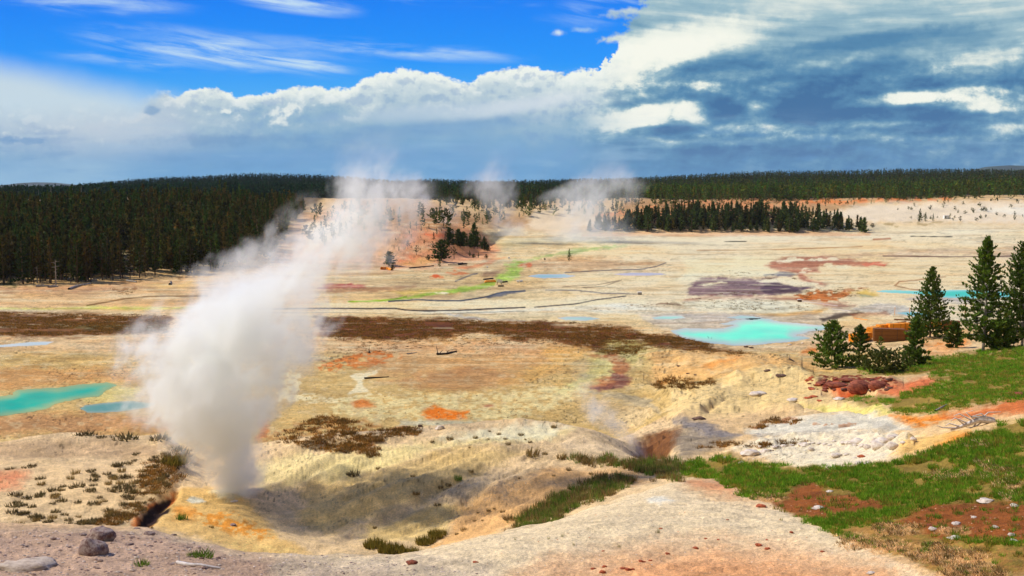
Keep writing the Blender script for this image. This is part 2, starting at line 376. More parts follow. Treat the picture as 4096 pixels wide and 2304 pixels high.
# right: pale flats that climb slowly
far = far + 3.0 * ss(AA, 0.33, 0.5) * ss(DD, 420, 680)
Z = Z + far
Z0 = Z.copy()                                        # smooth land, used to find places
# relief
fl = ss(DD, 118, 135) * (np.abs(Z0) < 1.5)
near_w = 1 - ss(DD, 100, 125)
bumps = fbm(XX / 6.0, YY / 6.0, 21, 5) * 0.9 * ss(DD, 40, 70) * (1 - fl) * (1 - ss(DD, 200, 260))
bumps = bumps + fbm(XX / 2.2, YY / 2.2, 22, 5) * 0.34 * near_w * ss(DD, 14, 40)
bumps = bumps + fbm(XX / 0.7, YY / 0.7, 23, 5) * 0.15 * near_w
bumps = bumps + fbm(XX / 0.16, YY / 0.16, 24, 3) * 0.05 * (1 - ss(DD, 28, 50))
U0, V0 = project(XX, YY, Z0)
# erosion gullies on the slope right of the vent, falling towards the hollow
gm = ss(U0, 235, 300) * (1 - ss(U0, 520, 640)) * ss(DD, 50, 54) * (1 - ss(DD, 68, 73))
g_t = XX * 0.75 - YY * 0.65 + fbm(XX / 5, YY / 5, 31, 3) * 2.0
gul = np.abs(fbm(g_t / 1.3, (XX * 0.65 + YY * 0.75) / 11.0, 33, 5, 0.6)) * 2
bumps = bumps - gm * (0.55 - gul) * 0.36
# rubble shelf and rock steps on the right
rb = ss(U0, 735, 770) * (1 - ss(U0, 900, 960)) * np.exp(-((V0 - 448) / 15.0) ** 2) * (DD < 75) * (DD > 38)
bumps = bumps + rb * np.maximum(fbm(XX / 1.1, YY / 1.1, 37, 4), 0) * 0.8
def lbump(pts, wid, hgt, dr):
    global bumps
    x0 = min(p[0] for p in pts) - wid * 3; x1 = max(p[0] for p in pts) + wid * 3; y0 = min(p[1] for p in pts) - wid * 3; y1 = max(p[1] for p in pts) + wid * 3
    sel = np.nonzero((U0 > x0) & (U0 < x1) & (V0 > y0) & (V0 < y1) & (DD > dr[0]) & (DD < dr[1]))
    x = U0[sel]; y = V0[sel] + fbm(x / 18, y0 + x * 0, 95, 3) * 5; best = np.full(len(x), 1e9)
    for (ax, ay), (bx, by) in zip(pts[:-1], pts[1:]):
        ex, ey = bx - ax, by - ay; tt = np.clip(((x - ax) * ex + (y - ay) * ey) / (ex * ex + ey * ey + 1e-9), 0, 1)
        best = np.minimum(best, np.hypot((x - ax - ex * tt) * 0.45, y - ay - ey * tt))
    bumps[sel] += hgt * np.exp(-(best / wid) ** 2) * (0.75 + 0.5 * fbm(x / 12, y / 5, 96, 3))
# folded pale ridges right of centre, with the green trough between them
lbump(Z3([(-60, 130), (250, 45), (550, 5), (800, -10)]), 6.5, 1.3, (60, 180)); lbump(Z3([(200, 250), (330, 180), (560, 190), (900, 215), (1300, 250)]), 3.5, -1.1, (60, 180))
lbump(Z3([(0, 300), (250, 215), (420, 205), (760, 240)]), 5.0, 0.9, (60, 180)); lbump(Z8([(100, 1330), (400, 1360), (800, 1350)]), 5, -1.3, (80, 200)); lbump(Z8([(100, 1060), (700, 1110), (1500, 1170)]), 7, 1.2, (80, 220))
lbump(Z3([(950, 60), (1250, 70), (1480, 60)]), 5.0, 1.0, (60, 180)); lbump(Z3([(1050, 125), (1350, 130)]), 2.5, -0.9, (60, 180))
lbump(Z3([(350, 590), (700, 500), (1200, 470), (1560, 500)]), 5.0, 0.5, (36, 70))
gul2 = np.abs(fbm(g_t / 3.6, (XX * 0.65 + YY * 0.75) / 24.0, 34, 4, 0.5)) * 2
bumps = bumps - gm * (0.5 - gul2) * 0.75
# pit of the second vent, runoff channel of the first
bumps = bumps - 2.0 * np.exp(-((U0 - 651) / 17.0) ** 2 - ((V0 - 447) / 6.5) ** 2) * (DD > 62) * (DD < 90)
bumps = bumps - 0.5 * np.exp(-((V0 - 508 + (U0 - 157) * 0.9) / 9.0) ** 2) * ss(U0, 135, 145) * (1 - ss(U0, 172, 184)) * (DD > 46) * (DD < 62)
Z = Z + bumps
Z = Z + fl * fbm(XX / 9, YY / 9, 40, 4) * 0.10

def col_index(a): return np.clip(np.searchsorted(A, a) - 1, 0, NA - 2)
def height(X, Y):
    a = X / Y; i = int(col_index(a)); j = int(np.clip(np.searchsorted(DG, Y) - 1, 0, ND - 2))
    fa = (a - A[i]) / (A[i + 1] - A[i]); fd = (Y - DG[j]) / (DG[j + 1] - DG[j])
    return float((Z[j, i] * (1 - fa) + Z[j, i + 1] * fa) * (1 - fd) + (Z[j + 1, i] * (1 - fa) + Z[j + 1, i + 1] * fa) * fd)
_cols = {}
def at(u, v, dmin=12.0):
    """where the line of sight through (u, v) meets the land beyond dmin: a Vector"""
    a, dz = ray(u, v); a = float(a); dz = float(dz)
    i = int(col_index(a)); fa = (a - A[i]) / (A[i + 1] - A[i])
    zc = Z[:, i] * (1 - fa) + Z[:, i + 1] * fa
    f = CZ + DG * dz - zc
    k = np.nonzero((f <= 0) & (DG > dmin))[0]
    if len(k) == 0: return None
    k = k[0]
    if k == 0 or DG[k - 1] <= dmin: d = DG[k]
    else: d = DG[k - 1] + (DG[k] - DG[k - 1]) * f[k - 1] / (f[k - 1] - f[k])
    return Vector((a * d, d, height(a * d, d)))

# ------------------------------------------------------------------ painting the minerals of the ground
UU, VV = project(XX, YY, Z0)
VV = np.where(DD < 12, 700.0, VV)
w_u = fbm(UU / 26, VV / 9, 61, 5, 0.62); w_v = fbm(UU / 34, VV / 8, 62, 5, 0.62)
fine = fbm(UU / 5.0, VV / 2.2, 63, 4)
EB = 0.96
def alb(c): return np.array(lin(*c))
GC = np.zeros((ND, NA, 3)); GC[:] = alb((218, 192, 155))
def pmask(pts, soft, rough):
    P = np.array(pts, float); m = soft + rough + 6
    x0, y0 = P.min(0) - m; x1, y1 = P.max(0) + m
    sel = np.nonzero((UU > x0) & (UU < x1) & (VV > y0) & (VV < y1))
    x = UU[sel] + w_u[sel] * rough * 5.0; y = VV[sel] + w_v[sel] * rough * 2.0
    inside = np.zeros(len(x), bool); d2 = np.full(len(x), 1e9)
    n = len(P)
    for i in range(n):
        ax, ay = P[i]; bx, by = P[(i + 1) % n]
        c = ((ay > y) != (by > y)) & (x < (bx - ax) * (y - ay) / (by - ay + 1e-12) + ax)
        inside ^= c
        ex, ey = bx - ax, by - ay; tt = np.clip(((x - ax) * ex + (y - ay) * ey) / (ex * ex + ey * ey + 1e-9), 0, 1)
        d2 = np.minimum(d2, (x - ax - ex * tt) ** 2 + ((y - ay - ey * tt)) ** 2)
    sd = np.where(inside, 1, -1) * np.sqrt(d2) + fine[sel] * min(rough, 5) * 1.4
    return sel, ss(sd, -soft * 1.3, soft * 1.3)
def lmask(pts, wid, rough):
    """a winding line: pts (u, v[, half width])"""
    P = [(p[0], p[1], p[2] if len(p) > 2 else wid) for p in pts]
    mw = max(p[2] for p in P) + rough + 4
    x0 = min(p[0] for p in P) - mw; x1 = max(p[0] for p in P) + mw; y0 = min(p[1] for p in P) - mw; y1 = max(p[1] for p in P) + mw
    sel = np.nonzero((UU > x0) & (UU < x1) & (VV > y0) & (VV < y1))
    x = UU[sel] + w_u[sel] * rough * 1.5; y = VV[sel] + w_v[sel] * rough * 0.7
    best = np.full(len(x), 1e9)
    for (ax, ay, aw), (bx, by, bw) in zip(P[:-1], P[1:]):
        ex, ey = bx - ax, by - ay; tt = np.clip(((x - ax) * ex + (y - ay) * ey) / (ex * ex + ey * ey + 1e-9), 0, 1)
        d = np.hypot(x - ax - ex * tt, (y - ay - ey * tt)) / (aw + (bw - aw) * tt)
        best = np.minimum(best, d)
    return sel, 1 - ss(best, 0.55, 1.15)
def lay(sel, m, c, alpha, dr, spk):
    d = DD[sel]; m = m * alpha * ((d > dr[0]) & (d < dr[1]))
    if spk: m = np.clip(m * ss(fine[sel] + (m - 0.6) * spk, -0.12, 0.10) * 1.0, 0, 1) if spk > 0 else m
    GC[sel] = GC[sel] * (1 - m[:, None]) + alb(c) * m[:, None]
def patch(c, pts, soft=3, rough=4, alpha=1.0, dr=(115, 1200), spk=0):
    sel, m = pmask(pts, soft, rough); lay(sel, m, c, alpha, dr, spk)
def line(c, pts, wid=1.0, rough=2, alpha=1.0, dr=(115, 1200), spk=0):
    sel, m = lmask(pts, wid, rough); lay(sel, m, c, alpha, dr, spk)
def spot(c, u, v, ru, rv, alpha=1.0, rough=4, soft=None, dr=(115, 1200), spk=0):
    pts = [(u + ru * math.cos(t), v + rv * math.sin(t)) for t in np.linspace(0, 2 * math.pi, 15)[:-1]]
    patch(c, pts, soft if soft is not None else max(1.0, rv * 0.5), rough, alpha, dr, spk)
NEAR = (0, 47); HOL = (40, 80); SLP = (24, 200)
# -- basin floor, far to near
patch((232, 220, 192), [(480, 225), (1100, 225), (1100, 262), (480, 262)], 6, 4)
patch((228, 214, 184), [(500, 236), (700, 234), (1100, 228), (1100, 320), (760, 330), (500, 300)], 10, 6)
patch((206, 186, 150), [(300, 262), (520, 258), (560, 275), (520, 300), (300, 304)], 8, 6)
patch((200, 182, 150), Z5([(900, 560), (1500, 545), (1700, 580), (1700, 640), (1300, 680), (1000, 640)]), 5, 5)
patch((196, 196, 176), Z5([(1000, 570), (1900, 565), (1950, 590), (1200, 640)]), 3, 5, 0.6)
patch((206, 178, 142), Z5([(1350, 730), (1700, 705), (2350, 735), (2250, 790), (1600, 800), (1380, 790)]), 3, 4)
patch((232, 215, 180), Z5([(2100, 950), (2474, 800), (2474, 950)]), 3, 4)
patch((214, 196, 160), Z5([(900, 960), (1640, 950), (1660, 1000), (1300, 1030), (850, 1020)]), 2, 4)
patch((236, 224, 192), Z5([(-300, 1030), (700, 1022), (1700, 1010), (1900, 1000), (2250, 1010), (2200, 1050), (1500, 1075), (800, 1085), (-300, 1075)]), 2, 3)
patch((235, 228, 206), Z5([(-900, 1085), (400, 1078), (700, 1096), (1300, 1078), (2000, 1045), (2474, 1090), (2474, 1200), (1700, 1090), (900, 1115), (-900, 1105)]), 1.5, 2)
patch((222, 206, 172), Z5([(-300, 1110), (700, 1120), (1500, 1095), (2000, 1110), (1900, 1180), (900, 1165), (-300, 1145)]), 2, 3)
patch((218, 202, 170), Z5([(1500, 1110), (2474, 1100), (2474, 1260), (1900, 1180)]), 4, 4)
# left floor
patch((214, 186, 148), Z4([(-200, 900), (1400, 840), (2300, 850), (2300, 1080), (-200, 1080)]), 6, 6)
patch((196, 158, 132), Z4([(-200, 910), (500, 915), (1300, 880), (1200, 905), (600, 960), (-200, 950)]), 4, 5, 0.7)
patch((120, 96, 66), Z4([(-100, 885), (300, 880), (900, 868), (1450, 820), (1500, 835), (1200, 880), (500, 920), (-100, 925)]), 3, 5, 0.55, spk=1.2)
patch((70, 88, 40), Z4([(-100, 890), (140, 885), (130, 915), (-100, 920)]), 2, 4, 0.8)
patch((228, 200, 150), Z4([(980, 905), (1400, 890), (1500, 905), (1150, 920)]), 2, 3)
patch((150, 108, 66), Z4([(780, 945), (880, 920), (970, 945), (900, 970), (790, 975)]), 2, 5, 0.6, spk=1.5)
line((150, 122, 84), Z4([(630, 1055), (780, 1030), (900, 1005), (1100, 988), (1500, 985)]), 0.9, 1)
patch((200, 206, 120), Z4([(-200, 1076), (400, 1074), (700, 1064), (1200, 1066), (1500, 1062), (1200, 1084), (500, 1084), (-200, 1094)]), 1.2, 1.5, 0.85)
patch((222, 206, 176), Z4([(-200, 1092), (500, 1086), (1500, 1085), (2300, 1100), (2300, 1130), (1200, 1130), (300, 1105), (-200, 1110)]), 2, 2)
# purple, orange and green stains
spot((172, 104, 96), 340 + 0, 286, 22, 3.2, 0.8); spot((186, 110, 104), 352, 285.5, 12, 2.2, 0.7)
patch((176, 138, 108), Z5([(-100, 930), (500, 905), (560, 925), (250, 960), (-100, 960)]), 2, 3, 0.7)
spot((214, 128, 72), 437, 277.6, 10, 1.6, 0.85); spot((206, 104, 62), 438, 277.4, 4, 0.9)
spot((214, 138, 92), 459, 273.4, 12, 1.8, 0.8)
patch((206, 132, 92), Z7([(1650, 620), (1900, 590), (2150, 500), (2300, 480), (2200, 520), (2000, 590), (1850, 630)]), 1.5, 2, 0.8)
patch((204, 186, 96), Z7([(850, 930), (1400, 890), (1900, 850), (1500, 920), (1000, 965)]), 1.5, 2, 0.55)
patch((168, 192, 112), Z7([(2190, 740), (2260, 690), (2400, 640), (2480, 600), (2540, 640), (2450, 740), (2350, 790), (2200, 780)]), 2, 3, 0.95)
patch((176, 200, 110), Z7([(2300, 660), (2400, 640), (2480, 560), (2340, 545), (2420, 520), (2576, 505), (2576, 530), (2540, 600), (2430, 680)]), 2, 3, 0.75, spk=0.8)
patch((160, 190, 106), Z5([(1170, 770), (1290, 740), (1340, 720), (1270, 725), (1500, 690), (1700, 650), (1900, 620), (1960, 625), (1700, 680), (1400, 712), (1300, 765), (1240, 800)]), 1.6, 3, 0.7)
patch((172, 186, 150), Z5([(1480, 690), (1700, 645), (2100, 610), (2040, 630), (1800, 660), (1640, 690)]), 1.5, 3, 0.6)
patch((164, 190, 92), Z7([(2200, 780), (2060, 800), (1880, 850), (1620, 880), (1450, 915), (1300, 945), (1100, 975), (900, 1020), (600, 1045), (250, 1052), (500, 1056), (850, 1045), (1100, 1005), (1400, 965), (1700, 940), (2000, 880), (2200, 840)]), 1.2, 2, 0.9)
line((150, 178, 70), Z7([(300, 1050), (700, 1045), (900, 1018), (1050, 985)]), 0.9, 1)
spot((232, 222, 196), *Z7([(1510, 935)])[0], 7, 1.0); spot((220, 180, 130), *Z7([(1690, 930)])[0], 6, 0.9)
spot((214, 128, 90), *Z7([(2560, 590)])[0], 6, 2.2, 0.8)
# dark water threads
line((88, 92, 100), Z7([(820, 1048), (1200, 1026), (1450, 1040), (1750, 1040), (1950, 1010), (2090, 985), (2200, 950), (2320, 925), (2576, 915)]), 0.9, 0.8)
patch((96, 102, 116), Z7([(2090, 985), (2160, 955), (2330, 920), (2440, 925), (2576, 908), (2576, 925), (2440, 945), (2280, 972), (2120, 1000)]), 0.8, 1.5, 0.85)
line((110, 112, 122), Z5([(1480, 942), (1700, 945), (1900, 965), (2160, 972)]), 0.7, 0.8, 0.7)
line((84, 80, 78), Z7([(-900, 1146), (0, 1140), (600, 1142), (900, 1136), (1040, 1158), (1300, 1172), (1700, 1165), (2200, 1140), (2576, 1126)]), 0.8, 0.6)
line((96, 92, 88), Z5([(1400, 1066), (1700, 1042), (1860, 1010), (2000, 992), (2060, 985)]), 0.8, 0.8, 0.9)
line((110, 100, 90), Z7([(-900, 1196), (300, 1192), (900, 1210), (1400, 1212), (2000, 1190), (2576, 1172)]), 0.55, 0.5, 0.5)
patch((186, 196, 206), Z7([(1500, 1215), (1700, 1220), (2200, 1290), (2576, 1300), (2576, 1312), (2000, 1300)]), 1, 2, 0.5)
line((110, 108, 110), Z5([(1620, 815), (1900, 800), (2180, 790), (2280, 770), (2350, 745)]), 0.6, 0.8, 0.8)
line((120, 116, 116), Z7([(1680, 790), (1760, 755), (1900, 700), (1960, 690)]), 1.0, 1.2, 0.8)
patch((150, 122, 102), Z7([(1990, 720), (2100, 650), (2280, 650), (2200, 720), (2050, 750)]), 2, 3, 0.7)
line((116, 100, 84), Z5([(1600, 920), (1850, 905), (2030, 870), (1900, 915), (1750, 925)]), 0.6, 1, 0.6)
# right floor
patch((196, 178, 160), Z6([(1000, 680), (2471, 620), (2471, 690), (1000, 700)]), 3, 5, 0.75)
line((120, 96, 84), Z6([(1450, 695), (1900, 702), (2471, 695)]), 0.8, 1, 0.9)
line((170, 130, 90), Z6([(100, 655), (700, 650), (1300, 625)]), 0.6, 1, 0.7); line((176, 120, 84), Z6([(1380, 575), (1500, 568)]), 1.0, 1, 0.8)
line((90, 88, 70), Z6([(300, 592), (460, 590)]), 0.5, 0.5); line((84, 82, 70), Z6([(1650, 552), (1950, 556)]), 0.5, 0.5)
patch((236, 228, 198), Z6([(0, 720), (680, 705), (640, 790), (700, 830), (300, 850), (0, 860)]), 3, 4, 0.9)
patch((182, 136, 116), Z6([(680, 800), (600, 760), (640, 730), (720, 700), (1000, 690), (1300, 735), (1500, 752), (1480, 765), (1200, 760), (1000, 775), (1000, 810), (880, 830), (950, 880), (1050, 905), (1040, 920), (960, 910), (850, 870), (810, 820)]), 1.6, 2.5, 0.95)
spot((236, 230, 208), *Z6([(760, 725)])[0], 12, 2.2); spot((236, 230, 208), *Z6([(1015, 720)])[0], 16, 1.8); spot((236, 230, 206), *Z6([(1120, 765)])[0], 12, 1.6); spot((238, 232, 212), *Z6([(880, 805)])[0], 6, 1.0)
spot((222, 142, 120), *Z6([(1400, 755)])[0], 13, 1.0, 0.8)
patch((148, 124, 124), Z6([(40, 920), (150, 860), (600, 850), (820, 830), (760, 870), (560, 880), (900, 930), (800, 960), (500, 985), (200, 990), (20, 980)]), 1.6, 3, 0.95)
patch((128, 130, 140), Z6([(600, 830), (740, 805), (830, 830), (740, 850)]), 1.2, 2, 0.8)
patch((106, 88, 98), Z6([(600, 890), (700, 890), (940, 930), (800, 955), (600, 965), (560, 930)]), 1.6, 2.5, 0.9)
patch((234, 222, 190), Z6([(120, 905), (280, 880), (320, 890), (220, 915)]), 1.0, 2); patch((234, 224, 196), Z6([(540, 870), (740, 845), (900, 880), (980, 905), (900, 915), (700, 885), (600, 885)]), 1.2, 2)
patch((180, 140, 122), Z6([(0, 1000), (500, 990), (900, 985), (1250, 1060), (1150, 1090), (900, 1030), (400, 1005), (0, 1030)]), 2, 3, 0.8)
patch((196, 126, 66), Z6([(820, 970), (960, 945), (1200, 960), (1230, 1000), (1050, 1030), (850, 1005)]), 2, 3, 0.9, spk=0.8)
patch((170, 104, 60), Z6([(1000, 950), (1180, 920), (1350, 930), (1250, 955)]), 1.5, 3, 0.6, spk=1.5)
patch((214, 190, 110), Z6([(1200, 965), (1340, 950), (1420, 975), (1300, 995)]), 2, 3, 0.8); patch((164, 172, 150), Z6([(1250, 975), (1350, 980), (1380, 992), (1300, 992)]), 0.8, 1.2, 0.8)
patch((232, 224, 198), Z6([(0, 1030), (350, 1010), (900, 1030), (980, 1060), (900, 1100), (400, 1100), (0, 1080)]), 2, 3)
patch((220, 176, 104), Z6([(350, 1110), (900, 1100), (1050, 1080), (980, 1120), (700, 1125)]), 1.5, 2, 0.8)
patch((126, 86, 56), Z8([(0, 465), (400, 455), (520, 470), (300, 500), (0, 510)]), 1.2, 2, 0.7, spk=1.6)
patch((198, 190, 180), Z6([(-350, 1110), (300, 1105), (700, 1125), (1000, 1115), (1170, 1095), (1230, 1105), (1050, 1150), (1010, 1210), (860, 1290), (400, 1325), (30, 1290), (-200, 1200)]), 2.5, 2.5, 0.95)
patch((200, 194, 184), Z6([(1220, 1080), (1400, 1040), (1600, 1050), (1700, 1110), (1600, 1130), (1300, 1110)]), 1.5, 2, 0.9); patch((200, 192, 186), Z6([(1600, 1010), (1720, 985), (2150, 1000), (2150, 1040), (1700, 1020)]), 1.5, 2, 0.8)
patch((72, 58, 54), Z6([(990, 1145), (1100, 1115), (1250, 1095), (1300, 1105), (1130, 1150), (1080, 1165), (1010, 1165)]), 1.2, 2, 0.85)
patch((160, 112, 80), Z6([(1180, 1110), (1480, 1105), (1500, 1130), (1200, 1150)]), 1.5, 3, 0.6)
patch((230, 214, 186), Z6([(2300, 720), (2471, 690), (2471, 780), (2250, 800)]), 2, 3); line((160, 110, 66), Z6([(1540, 905), (1570, 880), (1700, 870), (1800, 850), (1900, 845)]), 0.8, 1.5, 0.7)
line((150, 110, 76), Z6([(1530, 910), (1650, 935), (1720, 940)]), 0.7, 1, 0.7)
# -- brown belt of sedge
BELT = [Z4([(-300, 1105), (300, 1112), (1210, 1135), (1250, 1150), (1200, 1240), (700, 1275), (200, 1275), (-300, 1265)]),
        Z5([(-150, 1140), (400, 1150), (900, 1160), (1200, 1185), (1450, 1175), (1800, 1195), (2050, 1215), (2200, 1260), (2474, 1290), (2474, 1370), (2250, 1350), (2100, 1420), (1900, 1400), (1700, 1330), (1500, 1290), (1300, 1300), (1000, 1240), (650, 1290), (300, 1300), (-150, 1280)]),
        Z8([(0, 855), (250, 850), (420, 880), (690, 920), (690, 990), (1000, 1030), (1230, 1060), (1200, 1075), (700, 1050), (300, 980), (0, 970)])]
for b in BELT: patch((128, 84, 42), b, 3, 4, 0.9, dr=(115, 300))
patch((92, 92, 44), Z4([(350, 1205), (800, 1190), (1210, 1195), (1210, 1235), (700, 1240)]), 2, 4, 0.7)
patch((216, 180, 128), Z5([(-100, 1225), (250, 1222), (350, 1235), (100, 1240)]), 1.5, 3, 0.8, spk=0.8); patch((216, 178, 124), Z5([(550, 1265), (900, 1225), (1250, 1225), (1300, 1270), (1000, 1330), (650, 1330)]), 2.5, 4, 0.7, spk=0.6)
patch((98, 92, 46), Z5([(700, 1190), (1200, 1195), (1300, 1215), (900, 1235), (650, 1230)]), 2, 3, 0.6)
# -- near floor
NF = (112, 200)
patch((206, 182, 134), [(-100, 352), (900, 352), (900, 445), (-100, 445)], 4, 3, 1.0, NF)
for b in BELT[1:]: patch((128, 84, 42), b, 3, 4, 0.9, dr=(115, 300))
patch((206, 166, 126), Z5([(100, 1330), (1500, 1310), (1700, 1430), (1500, 1560), (200, 1560)]), 5, 6, 0.6, NF)
patch((186, 146, 108), Z2([(250, 40), (900, -60), (1400, 10), (1300, 60), (900, 125), (500, 100)]), 4, 5, 0.7, NF)
patch((226, 190, 126), Z5([(1450, 1340), (1800, 1350), (1700, 1449), (1400, 1600), (1150, 1600), (1500, 1449)]), 4, 5, 0.6, NF)
patch((214, 132, 66), F0([(770, 920), (850, 895), (960, 880), (1010, 900), (950, 920), (820, 935)]), 2.5, 4, 0.75, NF, spk=0.4)
patch((236, 226, 196), F0([(880, 945), (950, 930), (910, 960), (930, 985), (880, 990), (900, 965)]), 1.2, 2.5, 0.95, NF); patch((240, 230, 196), F0([(700, 920), (760, 945), (740, 985), (840, 1000), (1000, 985), (900, 1015), (700, 1010)]), 2.0, 5, 0.75, NF, spk=0.6)
patch((226, 214, 172), F0([(860, 1000), (1250, 985), (1500, 960), (1400, 1030), (1300, 1060), (950, 1060), (800, 1040)]), 3, 6, 0.75, NF, spk=0.5)
patch((226, 142, 60), F0([(1060, 1035), (1090, 1015), (1120, 1030), (1180, 1035), (1170, 1055), (1080, 1060)]), 2.2, 3, 1.0, NF)
patch((208, 130, 66), F0([(880, 1015), (920, 1005), (950, 1020), (900, 1028)]), 1.5, 3, 0.8, NF); patch((206, 126, 82), F0([(960, 1085), (1020, 1075), (1060, 1085), (1000, 1098)]), 1.5, 2, 0.8, NF)
patch((196, 196, 180), F0([(1000, 1058), (1200, 1060), (1180, 1080), (1000, 1075)]), 2, 3, 0.7, NF)
spot((168, 72, 44), *F0([(1232, 1020)])[0], 5, 1.1, 0.95, 1, dr=NF); spot((206, 186, 156), *F0([(1232, 1020)])[0], 9, 2.4, 0.4, 2, dr=NF)
patch((204, 206, 150), F0([(1560, 830), (1640, 880), (1560, 950), (1400, 980), (1480, 920), (1500, 880)]), 4, 5, 0.5, NF)
patch((176, 116, 84), F0([(1480, 895), (1560, 885), (1590, 920), (1580, 965), (1500, 985), (1480, 970), (1550, 940), (1530, 910)]), 2.5, 4, 0.8, (112, 240)); patch((132, 92, 88), F0([(1530, 935), (1590, 945), (1570, 975), (1500, 985), (1490, 975), (1550, 960)]), 1.6, 3, 0.75, (112, 240))
patch((150, 148, 140), F0([(1480, 985), (1560, 990), (1640, 1010), (1660, 1040), (1560, 1010)]), 2, 3, 0.6, (105, 240))
patch((208, 190, 160), F0([(1480, 1000), (1650, 1030), (1600, 1080), (1480, 1060)]), 4, 4, 0.7, (100, 240))
patch((190, 148, 112), Z1([(-200, 300), (600, 260), (1300, 300), (1300, 420), (600, 420), (-200, 440)]), 5, 5, 0.75, NF)
patch((206, 158, 112), Z1([(-200, -60), (900, -40), (1000, 40), (500, 60), (-200, 140)]), 4, 5, 0.6, NF)
patch((232, 214, 180), F0([(60, 862), (110, 860), (90, 870), (20, 870)]), 1, 2, 0.8, NF)
patch((216, 206, 150), Z1([(500, 130), (800, 70), (1000, 90), (1000, 190), (650, 190)]), 2, 3, 0.7, NF)
patch((198, 120, 60), F0([(655, 1050), (680, 1055), (675, 1100), (650, 1110)]), 2, 2, 0.7, NF)
patch((186, 138, 88), F0([(660, 1100), (740, 1060), (920, 1050), (1000, 1090), (850, 1130), (680, 1130)]), 4, 5, 0.6, (90, 200), spk=0.5)
# -- hollow and its slopes
patch((214, 192, 160), [(-200, 430), (700, 420), (700, 575), (-200, 575)], 3, 1, 1.0, (46.5, 110))
patch((190, 166, 138), Z1([(-200, 480), (300, 450), (800, 455), (1200, 490), (1100, 600), (600, 560), (-200, 640)]), 4, 4, 0.8, HOL)
patch((226, 202, 168), Z1([(100, 680), (600, 620), (1000, 680), (1150, 900), (900, 1050), (500, 900), (300, 760)]), 6, 5, 0.8, HOL)
patch((212, 148, 116), Z1([(-300, 700), (120, 690), (220, 720), (120, 800), (-300, 830)]), 5, 4, 0.85, HOL)
patch((140, 112, 84), Z1([(1050, 640), (1350, 540), (1350, 700), (1200, 830), (1000, 1000), (850, 900)]), 6, 6, 0.5, HOL, spk=1.0)
patch((158, 134, 96), Z1([(-100, 1050), (400, 1000), (900, 1050), (850, 1130), (-100, 1130)]), 5, 5, 0.45, HOL, spk=0.8)
patch((196, 126, 76), Z1([(960, 1060), (1100, 920), (1280, 800), (1320, 870), (1200, 960), (1100, 1090), (940, 1110)]), 2, 3, 0.95, HOL)
patch((40, 34, 34), Z1([(990, 1100), (1030, 990), (1170, 870), (1240, 840), (1210, 920), (1320, 910), (1220, 1000), (1110, 1080)]), 1.0, 0.8, 0.95, HOL)
patch((224, 194, 142), Z1([(1080, 1110), (1200, 1000), (1280, 820), (1700, 780), (1760, 900), (1900, 1000), (2050, 1180), (2250, 1300), (1900, 1330), (1400, 1170)]), 3, 4, 0.95, HOL)
patch((214, 150, 70), Z1([(1350, 1000), (1650, 1010), (1950, 1100), (2000, 1170), (1800, 1160), (1500, 1080)]), 3, 5, 0.8, HOL, spk=0.4)
patch((214, 144, 58), Z1([(1250, 960), (1400, 950), (1420, 1040), (1230, 1050)]), 3, 4, 0.6, HOL)
patch((240, 216, 160), Z1([(1500, 1180), (1900, 1210), (2200, 1290), (1900, 1325), (1600, 1240)]), 3, 5, 0.6, HOL, spk=0.3)
patch((214, 214, 208), Z1([(1340, 910), (1380, 880), (1460, 890), (1490, 915), (1380, 925)]), 0.8, 1, 0.95, HOL); patch((226, 222, 200), Z1([(1500, 830), (1720, 800), (1760, 880), (1640, 910)]), 2, 3, 0.7, HOL)
patch((238, 222, 178), Z1([(1880, 640), (2200, 530), (2600, 560), (2600, 720), (2200, 740), (1950, 790), (1860, 800)]), 4, 4, 0.9, HOL)
patch((240, 224, 176), Z2([(-100, 620), (300, 500), (900, 440), (1400, 380), (1700, 400), (1200, 460), (700, 520), (300, 650), (-100, 700)]), 4, 5, 0.9, HOL)
patch((238, 232, 206), Z2([(700, 440), (1000, 380), (1400, 340), (1650, 370), (1500, 430), (1100, 440)]), 3, 4, 0.8, HOL)
patch((214, 190, 140), Z2([(-300, 760), (300, 650), (700, 540), (1300, 500), (900, 700), (500, 900), (-100, 1100), (-300, 1000)]), 6, 6, 0.75, HOL)
patch((226, 202, 150), Z2([(200, 1060), (700, 900), (1000, 900), (700, 1120), (500, 1200), (100, 1180)]), 4, 5, 0.8, HOL)
patch((226, 186, 138), Z2([(850, 900), (1500, 640), (2100, 680), (2200, 760), (1700, 880), (1200, 1120), (600, 1300), (800, 1050)]), 5, 5, 0.8, HOL)
patch((166, 150, 134), Z2([(1000, 880), (1150, 740), (1330, 660), (1500, 690), (1300, 800), (1200, 870)]), 4, 5, 0.55, HOL, spk=0.4)
patch((214, 196, 170), Z2([(1600, 440), (2000, 420), (2200, 560), (2000, 600), (1650, 560)]), 5, 5, 0.6, HOL)
# second vent pit
patch((120, 78, 44), Z2([(2130, 470), (2240, 430), (2350, 410), (2462, 400), (2462, 470), (2330, 540), (2200, 560)]), 3, 3, 0.9, (60, 112)); patch((86, 56, 36), Z2([(2140, 480), (2250, 460), (2270, 520), (2200, 550)]), 2, 3, 0.8, (60, 112))
patch((150, 140, 128), Z3([(-60, 450), (100, 370), (330, 420), (420, 470), (200, 540), (0, 580)]), 4, 4, 0.85, (50, 112))
